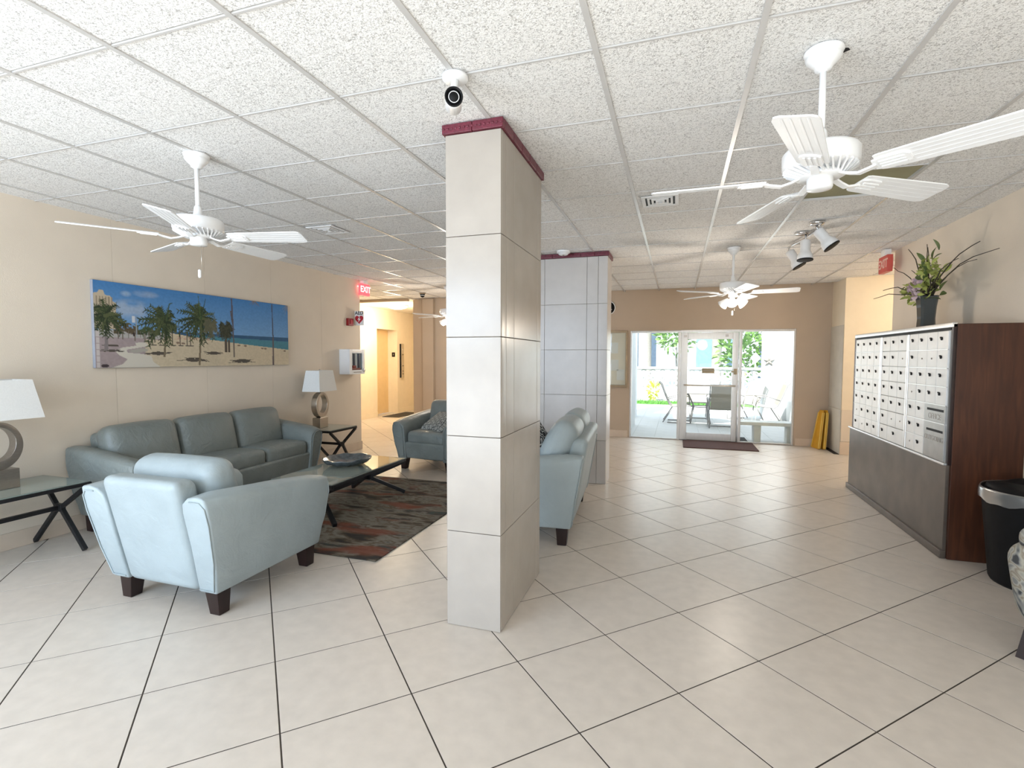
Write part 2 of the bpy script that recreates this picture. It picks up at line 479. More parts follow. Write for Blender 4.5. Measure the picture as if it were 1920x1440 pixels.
def rbox(sx, sy, sz, r=0.04, bulge=(0, 0, 0), n=6):
    """rounded, optionally swollen cushion block centred at the origin -> verts, faces"""
    h = np.array([sx, sy, sz]) / 2
    ax = []
    for k in range(3):
        rr = min(r, h[k] * 0.98)
        edge = [-h[k] + rr * t for t in (0, 0.12, 0.4, 0.7, 1.0)]
        inner = list(np.linspace(-h[k] + rr, h[k] - rr, n + 1)[1:-1]) if h[k] - rr > 1e-4 else []
        pos = [-e for e in edge][::-1]
        ax.append(edge + inner + pos)
    idx = {}; V = []; Fc = []
    def vid(p):
        key = tuple(round(c, 6) for c in p)
        if key not in idx:
            idx[key] = len(V); V.append(p)
        return idx[key]
    for k in range(3):
        a, b = (k + 1) % 3, (k + 2) % 3
        for sg in (-1, 1):
            for i in range(len(ax[a]) - 1):
                for j in range(len(ax[b]) - 1):
                    q = []
                    for (ii, jj) in ((i, j), (i + 1, j), (i + 1, j + 1), (i, j + 1)):
                        p = [0, 0, 0]; p[k] = sg * h[k]; p[a] = ax[a][ii]; p[b] = ax[b][jj]
                        q.append(vid(p))
                    if len(set(q)) < 4: continue
                    Fc.append(tuple(q) if sg > 0 else tuple(reversed(q)))
    P = np.array(V)
    rr = np.minimum(r, h * 0.98)
    inn = np.clip(P, -(h - rr), h - rr)
    d = P - inn
    # ellipsoidal rounding when one axis is thinner than r
    dn = d / rr
    L = np.linalg.norm(dn, axis=1, keepdims=True); L[L == 0] = 1
    P = inn + dn / L * rr
    u = P / h
    out = P.copy()
    for k in range(3):
        a, b = (k + 1) % 3, (k + 2) % 3
        w = np.clip(1 - u[:, a] ** 2, 0, 1) * np.clip(1 - u[:, b] ** 2, 0, 1)
        out[:, k] += bulge[k] * w * u[:, k]
    return [tuple(p) for p in out], Fc

def cushion(name, m, parent, size, r, bulge, loc, rot=(0, 0, 0), n=6, deform=None):
    v, f = rbox(*size, r, bulge, n)
    if deform:
        v = [deform(*p) for p in v]
    mb = MB(); mb.add(v, f, True)
    o = mb.build(name, m, parent, loc)
    o.rotation_euler = rot
    return o

def text(name, body, m, parent, mtx, size, extrude=0.001, bold=0.0):
    cu = bpy.data.curves.new(name, 'FONT')
    cu.body = body; cu.size = size; cu.extrude = extrude; cu.offset = bold
    cu.align_x = 'CENTER'; cu.align_y = 'CENTER'
    cu.materials.append(m)
    o = bpy.data.objects.new(name, cu)
    COL.objects.link(o)
    dg = bpy.context.evaluated_depsgraph_get()
    me = bpy.data.meshes.new_from_object(o.evaluated_get(dg))
    bpy.data.objects.remove(o)
    o = bpy.data.objects.new(name, me); COL.objects.link(o)
    if not me.materials: me.materials.append(m)
    if parent is not None: o.parent = parent
    o.matrix_local = mtx
    return o

def basis(xa, ya, za, loc):
    return Matrix(((xa[0], ya[0], za[0], loc[0]), (xa[1], ya[1], za[1], loc[1]), (xa[2], ya[2], za[2], loc[2]), (0, 0, 0, 1)))
FACE_MX = lambda loc: basis((0, -1, 0), (0, 0, 1), (-1, 0, 0), loc)   # reads from -X
FACE_PX = lambda loc: basis((0, 1, 0), (0, 0, 1), (1, 0, 0), loc)     # reads from +X
FACE_MY = lambda loc: basis((1, 0, 0), (0, 0, 1), (0, -1, 0), loc)    # reads from -Y

# ------------------------------------------------------------------ room dimensions
ZC = 2.7066
XL, XR = -4.85, 2.34
YB = 9.62
G0X, G0Y, GS = -0.33164, 1.47552, 0.6096

# ---- floor: diagonal tiles on a grout bed
floor = struct(MB().box(-7.4, 5.1, -1.6, 9.70, -0.12, -0.0018).box(-7.4, -5.3, 9.70, 13.3, -0.12, -0.0018).build('floor', M['grout']))
TS = 0.52817
FA, FB = 0.10925, 3.01925
c45 = math.sqrt(0.5)
def clip(poly, ax, val, keep_less):
    out = []
    for i in range(len(poly)):
        p, q = poly[i], poly[(i + 1) % len(poly)]
        dp = (val - p[ax]) if keep_less else (p[ax] - val)
        dq = (val - q[ax]) if keep_less else (q[ax] - val)
        if dp >= 0: out.append(p)
        if dp * dq < 0:
            t = dp / (dp - dq)
            out.append((p[0] + t * (q[0] - p[0]), p[1] + t * (q[1] - p[1])))
    return out
def poly_area(p):
    return 0.5 * sum(p[i][0] * p[(i + 1) % len(p)][1] - p[(i + 1) % len(p)][0] * p[i][1] for i in range(len(p)))
def chamfer_slab(poly, z0, z1, c):
    n = len(poly); cx = sum(p[0] for p in poly) / n; cy = sum(p[1] for p in poly) / n
    ins = []
    for p in poly:
        d = math.hypot(p[0] - cx, p[1] - cy) or 1
        ins.append((p[0] + (cx - p[0]) / d * c * 1.4, p[1] + (cy - p[1]) / d * c * 1.4))
    v = [(p[0], p[1], z0) for p in poly] + [(p[0], p[1], z1 - c * 0.5) for p in poly] + [(p[0], p[1], z1) for p in ins]
    f = [(i, (i + 1) % n, n + (i + 1) % n, n + i) for i in range(n)]
    f += [(n + i, n + (i + 1) % n, 2 * n + (i + 1) % n, 2 * n + i) for i in range(n)] + [tuple(range(2 * n, 3 * n))]
    return v, f
regions = [(-4.85, 2.34, -1.4, 9.62), (2.34, 2.9, -1.4, 4.5), (2.34, 4.9, 6.9, 8.95), (-7.1, -4.85, 7.0, 9.62), (-7.1, -5.35, 9.62, 13.2)]
floor_pieces = []
for a in range(-14, 24):
    for b in range(-10, 30):
        g = 0.0032
        quad = []
        for da, db in ((g, g), (TS - g, g), (TS - g, TS - g), (g, TS - g)):
            p, q = (a + FA) * TS + da, (b + FB) * TS + db
            quad.append(((p - q) * c45, (p + q) * c45))
        # the whole tile if it is inside the union; else clip to each region
        for (x0, x1, y0, y1) in regions:
            pl = clip(clip(clip(clip(quad, 0, x0, False), 0, x1, True), 1, y0, False), 1, y1, True)
            if len(pl) >= 3 and abs(poly_area(pl)) > 0.002:
                cx = sum(p[0] for p in pl) / len(pl); cy = sum(p[1] for p in pl) / len(pl)
                floor_pieces.append((cx * cx + cy * cy, pl))
def seen(p):
    d = Vector(p) - Vector((0, 0, HC))
    w = d.dot(Vector(F_))
    if w < 0.2: return False
    return abs(d.dot(Vector(R_)) / w) < 1.16 and abs(d.dot(Vector(U_)) / w) < 0.9
vis, rest = [], MB()
floor_pieces.sort(key=lambda t: t[0])
nt_ = 0
for d2, pl in floor_pieces:
    sees = any(seen((p[0], p[1], 0)) for p in pl)
    v, f = chamfer_slab(pl, -0.006, 0.0, 0.0009)
    if sees and nt_ < 290 and abs(poly_area(pl)) > 0.02:
        MB().add(v, f).build('tile', M['floor_tile'], floor); nt_ += 1
    else:
        rest.add(v, f)
ro = rest.build('tile_remainder', M['floor_tile'], floor); ro['kind'] = 'stuff'

# ---- ceiling: slab, T-bar grid, lay-in tiles
slab = MB()
slab.box(-7.4, 5.1, -1.6, 9.79, ZC + 0.06, ZC + 0.35).box(-7.4, -5.2, 9.79, 13.4, ZC + 0.06, ZC + 0.35)
slab.box(-7.25, 5.0, -1.5, 0.2567, ZC, ZC + 0.06)
slab.box(-7.25, -5.3, 9.4, 13.3, ZC - 0.005, ZC + 0.06)
ceiling = struct(slab.build('ceiling', M['plaster']))
tile_me = MB().tile(-0.2975, 0.2975, -0.2975, 0.2975, 0.018, 0.004, 0.004).build('tile', M['ceil'], ceiling)
tmesh = tile_me.data
bpy.data.objects.remove(tile_me)
olive_me = MB().tile(-0.2975, 0.2975, -0.2975, 0.2975, 0.03, 0.016, 0.004).build('tile', M['ceil_olive'], ceiling)
smesh = olive_me.data
bpy.data.objects.remove(olive_me)
rest = MB(); nceil = 0
for j in range(-2, 14):
    for i in range(-12, 9):
        cx, cy = G0X + (i + .5) * GS, G0Y + (j + .5) * GS
        if cy > 9.6: continue
        if cx < XL - 0.35 and cy < 6.9: continue
        if cx > XR + 0.35 and not (6.8 < cy < 9.0) and cy > 4.4: continue
        if cx < -7.3 or cx > 4.6: continue
        if any(seen((cx + dx, cy + dy, ZC)) for dx in (-.3, .3) for dy in (-.3, .3)) and nceil < 295:
            st = (i == 2 and j == 4)
            o = share('tile', smesh if st else tmesh, ceiling, (cx, cy, ZC)); nceil += 1
            if st: o['label'] = 'olive ceiling tile'
            else: o.rotation_euler = (0, 0, random.choice((0, PI / 2, PI, -PI / 2)))
        else:
            rest.box(cx - .2975, cx + .2975, cy - .2975, cy + .2975, ZC + .004, ZC + .018)
rest.build('tile_remainder', M['ceil'], ceiling)['kind'] = 'stuff'
for i in range(-12, 10):
    x = G0X + i * GS
    if x < -7.2: continue
    y0 = 0.22 if x > XL else 7.0
    y1 = YB if x < XR else (4.5 if x < 2.9 else 8.95)
    if x > 2.9: y0 = 6.9
    w = 0.012
    MB().box(x - w, x + w, y0, y1, ZC - 0.002, ZC + 0.02).build('main_bar', M['tbar'], ceiling)
for j in range(-2, 14):
    y = G0Y + j * GS
    x0 = XL if y < 7.0 else -7.1
    x1 = 2.9 if y < 4.5 else (4.9 if 6.9 < y < 8.95 else XR)
    MB().box(x0, x1, y - .005, y + .005, ZC - 0.0004, ZC + 0.02).build('cross_bar', M['tbar'], ceiling)

# ---- walls
wl = struct(MB().box(-5.0, XL - 0.012, -1.5, 7.0, 0, ZC + .05).build('wall_left', M['wall']))
seam = [-1.5, -0.49, 0.447, 1.384, 2.321, 3.258, 4.195, 5.132, 6.069, 7.0]
for a, b in zip(seam[:-1], seam[1:]):
    soft(MB().box(XL - 0.014, XL, a + .0007, b - .0007, 0, ZC + .04).build('panel', M['wall'], wl), 0.0016, 1)
bb = struct(MB().box(XL, XL + .012, -1.5, 7.0, 0, 0.131).box(-5.0, XL + .012, 7.0, 7.012, 0, .131).build('baseboard_left', M['base']))
soft(bb, .003, 1)

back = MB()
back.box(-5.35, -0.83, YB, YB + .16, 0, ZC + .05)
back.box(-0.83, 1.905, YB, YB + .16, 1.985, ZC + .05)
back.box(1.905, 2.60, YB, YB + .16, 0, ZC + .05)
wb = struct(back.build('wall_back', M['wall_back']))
struct(soft(MB().box(-5.33, -.86, YB - .012, YB, 0, .13).box(1.93, 2.42, YB - .012, YB, 0, .13).build('baseboard_back', M['base']), .003, 1))
struct(soft(MB().box(-5.08, -4.83, YB - .10, YB, 0, ZC).build('trim_1', M['wall_back']), .004, 1), 'shallow tan pilaster on the back wall by the elevator lobby')
# alcove side wall with pale wainscot, corridor wall beyond the mailboxes
cw = MB().box(2.42, 5.05, 8.95, 9.78, 0, ZC + .05)
wc = struct(cw.build('wall_corridor', M['lobby_wall']))
soft(MB().box(2.408, 2.42, 8.96, 9.61, 0.004, 0.695).build('panel', M['marble_and_lit'], wc), .003, 1)
soft(MB().box(2.41, 2.42, 8.96, 9.61, 0.70, 2.0).build('panel', M['marble_and_lit'], wc), .003, 1)  # pale upper panel puts the white of reflected light into the colour
soft(MB().box(2.42, 5.0, 8.94, 8.95, 0.205, 0.695).build('panel', M['wall'], wc), .003, 1)
struct(soft(MB().box(2.41, 5.0, 8.938, 8.95, 0.0, 0.2).build('baseboard_corridor', M['base']), .003, 1))
wr = MB()
wr.box(XR, XR + .14, 4.5, 6.9, 0, ZC + .05).box(XR + .14, 5.05, 6.76, 6.9, 0, ZC + .05)
wr.box(XR + .14, 2.9, 4.5, 4.62, 0, ZC + .05).box(2.9, 3.04, -1.5, 4.62, 0, ZC + .05)
struct(wr.build('wall_right', M['wall']))
struct(MB().box(4.9, 5.05, 6.76, 9.0, 0, ZC + .05).build('wall_corridor_end', M['lobby_wall']))
# lobby
lw = MB()
lw.box(-7.25, -7.1, 6.85, 10.94, 0, ZC + .05).box(-7.25, -7.1, 11.90, 13.3, 0, ZC + .05).box(-7.25, -7.1, 10.94, 11.90, 2.20, ZC + .05)
lw.box(-7.45, -7.25, 10.80, 10.94, 0, 2.35).box(-7.45, -7.25, 11.90, 12.04, 0, 2.35).box(-7.45, -7.25, 10.94, 11.90, 2.20, 2.35)
wlob = struct(lw.build('wall_lobby', M['lobby_wall']))
struct(MB().box(-7.25, -5.2, 13.2, 13.35, 0, ZC + .05).box(-5.35, -5.2, YB + .16, 13.2, 0, ZC + .05)
       .box(-7.25, -5.0, 6.85, 7.0, 0, ZC + .05).build('wall_lobby_far', M['lobby_wall']))
struct(soft(MB().box(-7.1, -7.085, 7.0, 10.93, 0, .12).box(-7.1, -7.085, 11.91, 13.2, 0, .12).build('baseboard_lobby', M['lobby_wall']), .003, 1))
struct(MB().box(-7.1, -5.35, 9.38, 9.46, ZC - .05, ZC).build('trim_2', M['wall_back']))
# shop-front wall behind the camera: sill, posts and panes
fw = MB()
fw.box(-5.0, -4.9, -1.62, -1.5, 0, ZC + .05)
for x in (-5.0, -3.55, -2.1, -0.65, 0.8, 2.25, 2.98):
    fw.box(x - .04, x + .04, -1.6, -1.5, 0, ZC)
fw.box(-5.0, 3.04, -1.6, -1.5, 0, .12).box(-5.0, 3.04, -1.6, -1.5, 2.5, ZC + .05)
wf = struct(fw.build('wall_front', M['alu']))
MB().box(-5.0, 3.0, -1.555, -1.549, .12, 2.5).build('pane', M['pane'], wf)
struct(MB().box(-60, 60, -60, -1.62, -0.3, -0.05).build('ground', M['ground']))

# ---- elevator
d2 = empty('door_2', (-7.36, 11.42, 0)); struct(d2, 'cream elevator door in the lit lobby')
soft(MB().box(-.03, 0, -.47, -.002, 0.005, 2.2).build('leaf', M['elev'], d2), .004, 1)
soft(MB().box(-.045, -.015, .002, .47, 0.005, 2.2).build('leaf', M['elev'], d2), .004, 1)
MB().box(0, .26, -.48, .48, -.003, 0.004).build('threshold', M['alu'], d2)
fp = MB().box(-7.26, -7.17, 11.888, 11.90, 1.50, 1.62)
o = tag(fp.build('floor_plate', M['black']), 'small dark square plate on the elevator door jamb', 'sign')
text('lettering', '1', M['alu_light'], o, FACE_MY((-7.215, 11.887, 1.56)), .07)
cp = empty('call_panel', (-7.1, 12.09, .94)); tag(cp, 'tall metal call station beside the elevator door', 'control panel')
soft(MB().box(0, .05, -.065, .065, 0, .91).build('face_plate', M['nickel'], cp), .004, 1)
MB().box(0, .047, -.069, -.065, 0, .91).build('side_strip', M['black'], cp)
for z in (.10, .18, .32, .62):
    MB().lathe([(.014, 0), (.014, .008), (.008, .012)], 12, basis((0, 1, 0), (0, 0, 1), (1, 0, 0), (.05, .01, z))).build('button', M['black'], cp)
MB().lathe([(.03, 0), (.028, .006)], 16, basis((0, 1, 0), (0, 0, 1), (1, 0, 0), (.05, .01, .76))).build('key_switch', M['alu'], cp)
tag(soft(MB().box(-6.98, -6.5, 10.95, 12.1, 0, .012).build('door_mat', M['mat_dark']), .004, 1), 'dark mat on the lobby floor by the elevator', 'mat')
ll = empty('ceiling_lamp', (-6.25, 10.5, ZC - .005)); tag(ll, 'round flush lamp glowing on the lobby ceiling', 'lamp')
MB().lathe([(.24, 0), (.25, -.02), (.24, -.03)][::-1], 32).build('rim', M['white'], ll)
MB().lathe([(.02, -.09), (.12, -.08), (.20, -.055), (.235, -.025)], 32).build('diffuser', M['lamp_glow'], ll)
add_light('lobby_lamp_light', 'POINT', (-6.25, 10.3, 2.35), 42, (1.0, 0.83, 0.60), size=.18)
# corridor lamp beyond the right wall
ll = empty('ceiling_lamp', (3.7, 7.9, ZC)); tag(ll, 'flush lamp on the side corridor ceiling, round the corner', 'lamp')
MB().lathe([(.20, -.06), (.235, -.025), (.24, 0)], 32).build('diffuser', M['lamp_glow'], ll)
add_light('corridor_lamp_light', 'POINT', (3.7, 7.7, 2.35), 18, (1.0, 0.80, 0.58), size=.18)

# ---- columns
def column(name, x0, x1, y0, y1, zs, fcols, scols, m, label):
    t = 0.012
    core = struct(MB().box(x0 + t, x1 - t, y0 + t, y1 - t, 0, ZC).build(name, M['col_grout']), label)
    g = .0016
    zs_ = zs
    for za, zb in zip(zs_[:-1], zs_[1:]):
        for a, b in zip(fcols[:-1], fcols[1:]):
            soft(MB().box(a + g, b - g, y0, y0 + t, za + g, zb - g).build('tile', m, core), .0018, 1)
            soft(MB().box(a + g, b - g, y1 - t, y1, za + g, zb - g).build('tile', m, core), .0018, 1)
        for a, b in zip(scols[:-1], scols[1:]):
            soft(MB().box(x1 - t, x1, a + g, b - g, za + g, zb - g).build('tile', m, core), .0018, 1)
            soft(MB().box(x0, x0 + t, a + g, b - g, za + g, zb - g).build('tile', m, core), .0018, 1)
    zb0, zb1 = zs[-1] + .001, ZC - .001
    e = .014
    nx = max(2, round((x1 - x0) / .16)); ny = max(2, round((y1 - y0) / .16))
    for k in range(nx):
        a, b = x0 - e + (x1 - x0 + 2 * e) * k / nx, x0 - e + (x1 - x0 + 2 * e) * (k + 1) / nx
        for (ya, yb) in ((y0 - e, y0 + t), (y1 - t, y1 + e)):
            soft(MB().box(a + .001, b - .001, ya, yb, zb0, zb1).build('border_tile', M['maroon'], core), .004, 2)
    for k in range(ny):
        a, b = y0 + t + (y1 - y0 - 2 * t) * k / ny, y0 + t + (y1 - y0 - 2 * t) * (k + 1) / ny
        for (xa, xb) in ((x0 - e, x0 + t), (x1 - t, x1 + e)):
            soft(MB().box(xa, xb, a + .001, b - .001, zb0, zb1).build('border_tile', M['maroon'], core), .004, 2)
    # raised braid along the border front
    mb = MB()
    n = int((x1 - x0) / .02)
    for k in range(n):
        a = x0 - e + (x1 - x0 + 2 * e) * (k + .5) / n
        mb.add(*rbox(.015, .008, .012, .004, n=1), True, Matrix.Translation((a, y0 - e, (zb0 + zb1) / 2)))
    b = mb.build('border_braid', M['maroon'], core)
    return core
column('column', -1.192, -0.876, 2.50, 3.31, [0, .53, 1.056, 1.59, 2.123, 2.655], [-1.192, -.876], [2.512, 2.585, 2.723, 3.212, 3.298],
       M['col_tile'], 'near cream tiled square column with a maroon top border')
column('column', -1.575, -0.775, 5.92, 6.28, [0, .515, 1.044, 1.577, 2.112, 2.655], [-1.575, -1.522, -1.014, -.884, -.775], [5.932, 6.268],
       M['col_tile2'], 'far grey tiled column behind the loveseat, maroon top border')

# ---- storefront: two sidelights and a glass door
F1 = M['alu']
w1 = struct(empty('window_1', (0, YB + .04, 0)), 'left sidelight of the patio glass front')
mb = MB().box(-.83, -.80, -.03, .03, 0, 1.985).box(.012, .06, -.03, .03, 0, 1.945).box(-.80, .06, -.03, .03, 1.945, 1.985).box(-.80, .012, -.025, .025, 0, .022)
soft(mb.build('frame', F1, w1), .003, 1)
MB().box(-.80, .012, -.004, .004, .022, 1.945).build('pane', M['pane'], w1)
w2 = struct(empty('window_2', (0, YB + .04, 0)), 'right sidelight of the patio glass front')
mb = MB().box(1.872, 1.905, -.03, .03, 0, 1.985).box(1.03, 1.075, -.03, .03, 0, 1.945).box(1.03, 1.872, -.03, .03, 1.945, 1.985).box(1.075, 1.872, -.025, .025, 0, .022)
soft(mb.build('frame', F1, w2), .003, 1)
MB().box(1.075, 1.872, -.004, .004, .022, 1.945).build('pane', M['pane'], w2)
d1 = struct(empty('door_1', (0, YB + .04, 0)), 'aluminium framed glass door to the patio')
mb = MB().box(.062, .178, -.022, .022, .012, 1.94).box(.922, 1.005, -.022, .022, .012, 1.94).box(.178, .922, -.022, .022, 1.82, 1.94).box(.178, .922, -.022, .022, .012, .14)
soft(mb.build('frame', F1, d1), .004, 1)
MB().box(1.010, 1.022, -.02, .03, 0, 1.945).build('gasket', M['nickel_dark'], d1)
MB().box(.06, 1.03, -.035, .035, 1.945, 1.985).build('head', F1, d1)
MB().box(.178, .922, -.004, .004, .14, 1.82).build('pane', M['pane'], d1)
pb = MB().tube([(.13, -.03, 1.0), (.13, -.075, 1.0), (.97, -.075, .998), (.97, -.03, .998)], .014, 8)
pb.build('push_bar', M['nickel'], d1)
soft(MB().box(.425, .632, -.012, -.004, 1.215, 1.305).build('sign_plate', M['tan_label'], d1), .003, 1)
MB().box(.445, .612, -.0135, -.012, 1.255, 1.268).build('sign_stripe', M['concrete'], d1)
soft(MB().box(.945, 1.0, -.06, -.022, 1.20, 1.30).box(.905, .95, -.05, -.03, 1.235, 1.262).build('lock', M['tan_label'], d1), .004, 1)
for x in (.11, .80):
    MB().box(x, x + .05, -.05, -.022, 1.86, 1.90).build('closer_bracket', M['nickel_dark'], d1)
tag(soft(MB().box(.12, 1.27, 8.80, 9.60, 0, .014).build('entrance_mat', M['mat_brown']), .005, 1), 'brown entrance mat in front of the glass door', 'mat')
tag(soft(MB().box(.2, 1.22, 9.72, 10.25, 0, .014).build('entrance_mat', M['mat_dark']), .005, 1), 'dark mat outside the glass door', 'mat')
# notice board, clock
nb = empty('notice_board', (-1.06, YB, 1.47)); tag(nb, 'glazed notice board on the back wall left of the glass front', 'board')
soft(MB().box(-.20, .185, -.05, 0, .48, .52).box(-.20, .185, -.05, 0, -.53, -.49).box(-.20, -.165, -.05, 0, -.49, .48).box(.15, .185, -.05, 0, -.49, .48).build('frame', M['tan_frame'], nb), .004, 1)
MB().box(-.165, .15, -.02, -.005, -.49, .48).build('backing', M['board_paper'], nb)
MB().box(-.165, .15, -.036, -.033, -.49, .48).build('pane', M['pane'], nb)
for (x, z) in ((-.06, .20), (-.05, -.12), (.06, -.30)):
    MB().box(x - .07, x + .07, -.022, -.02, z - .1, z + .1).build('paper', M['white_matte'], nb)
ck = empty('wall_clock', (-1.235, YB, 2.418)); tag(ck, 'black faced round wall clock on the back wall', 'clock')
rotY = basis((1, 0, 0), (0, 0, 1), (0, -1, 0), (0, 0, 0))
MB().lathe([(.128, 0), (.128, .03), (.118, .035), (.112, .028)], 32, rotY).build('rim', M['alu_light'], ck)
MB().lathe([(.1125, .0), (.1125, .0295)], 32, rotY).build('face', M['black'], ck)
MB().box(-.004, .004, -.032, -.029, 0, .085).add([(0, -.031, 0), (.065, -.031, -.03), (.062, -.031, -.04), (-.01, -.031, -.01)], [(0, 1, 2, 3)]).build('hand', M['white_matte'], ck)

# ------------------------------------------------------------------ mailboxes
mc = empty('mailbox_cabinet', (1.9, 4.48, 0)); tag(mc, 'wood sided lobby mailbox unit with rows of metal doors against the right wall', 'mailbox')
soft(MB().box(0.02, .439, 0, 2.22, 0.0, 1.735).build('body', M['cab_wood'], mc), .003, 1)
soft(MB().box(-.004, .02, 0, .03, .70, 1.735).build('edge_trim', M['dark_wood'], mc), .002, 1)
soft(MB().box(-.004, .02, 2.075, 2.10, .70, 1.735).build('edge_trim', M['dark_wood'], mc), .002, 1)
soft(MB().box(-.014, .02, .0, 2.10, 1.71, 1.745).build('top_strip', M['alu_light'], mc), .003, 1)
MB().box(-.006, .02, .03, 2.075, 1.69, 1.71).build('shadow_gap', M['black'], mc)
soft(MB().box(-.004, .02, .02, 2.20, .055, .70).build('lower_panel', M['steel'], mc), .002, 1)
soft(MB().box(-.02, .02, .02, 2.205, .695, .712).build('ledge_strip', M['alu_light'], mc), .002, 1)
soft(MB().box(-.022, .02, .015, 2.215, 0, .06).build('kick_strip', M['steel'], mc), .004, 1)
MB().box(.0, .022, .03, 2.075, .712, 1.69).build('backing', M['mail_slot'], mc)
Z0, Z1 = .716, 1.688
mods = [(.045, .70, 4), (.735, 1.30, 3), (1.335, 2.06, 4)]   # from the near (right) end
dz = (Z1 - Z0) / 7
def door(y0, y1, z0, z1, lock=1.0):
    g = .003
    o = soft(MB().box(-.012, .004, y0 + g, y1 - g, z0 + g, z1 - g).build('mailbox_door', M['mail_door'], mc), .002, 1)
    if lock > .5:
        # plate with the keyhole barrel, black, as the far-away photo shows it
        cy, cz = y0 + (y1 - y0) * .60, z0 + (z1 - z0) * .60
        k = MB().lathe([(.013, 0), (.013, .006), (.007, .008)], 10, basis((0, -1, 0), (0, 0, 1), (-1, 0, 0), (-.012, cy, cz)))
        k.box(-.0145, -.012, cy + .004, cy + .030, cz + .004, cz + .015)
        k.build('lock', M['black'], o)
    elif lock > 0:
        cy, cz = y0 + (y1 - y0) * .5, z0 + (z1 - z0) * .52
        MB().lathe([(.007, 0), (.007, .004)], 8, basis((0, -1, 0), (0, 0, 1), (-1, 0, 0), (-.012, cy, cz))).build('lock', M['nickel_dark'], o)
    return o
rnd = random.Random(3)
for mi, (ya, yb, nc) in enumerate(mods):
    w = (yb - ya) / nc
    for r in range(7):
        z1 = Z1 - r * dz; z0 = z1 - dz
        for c in range(nc):
            if mi == 0 and r >= 4 and c < 2: continue
            if mi == 1 and r == 6 and c == 0: continue
            y0 = ya + c * w; y1 = y0 + w
            if mi == 1 and r == 6 and c == 1: y0 = ya
            door(y0, y1, z0, z1, 1.0 if rnd.random() > .16 else .3)
for y in (.7175, 1.3175):
    soft(MB().box(-.02, .0, y - .016, y + .016, Z0, Z1).build('divider', M['alu_light'], mc), .004, 1)
for (ya, yb, nc) in mods[:1]:
    for r in range(1, 7):
        MB().box(-.015, 0, (ya if r < 5 else ya) if r != 6 else ya + (yb - ya) / 2, yb, Z1 - r * dz - .003, Z1 - r * dz + .003).build('shelf_strip', M['alu_light'], mc)
for (ya, yb, nc) in mods[2:]:
    for r in range(1, 7):
        MB().box(-.015, 0, ya, yb, Z1 - r * dz - .002, Z1 - r * dz + .002).build('shelf_strip', M['alu_light'], mc)
ya, yb = .045, .045 + (.70 - .045) / 2
zt = Z1 - 4 * dz
def slot(z0, z1, zs, word, zw, size):
    p = soft(MB().box(-.012, .004, ya + .003, yb - .003, z0 + .003, z1 - .003).build('slot_panel', M['mail_slot'], mc), .002, 1)
    MB().box(-.0135, -.0115, ya + .025, yb - .045, zs - .009, zs + .009).build('mail_slot', M['black'], p)
    text('lettering', word, M['nickel_dark'], p, FACE_MX((-.0125, (ya + yb) / 2, zw)), size, .0008)
slot(zt - dz, zt, zt - .042, 'OFFICE', zt - .095, .062)
slot(Z0, zt - dz, zt - dz - .062, 'OUTGOING', zt - dz - .125, .055)

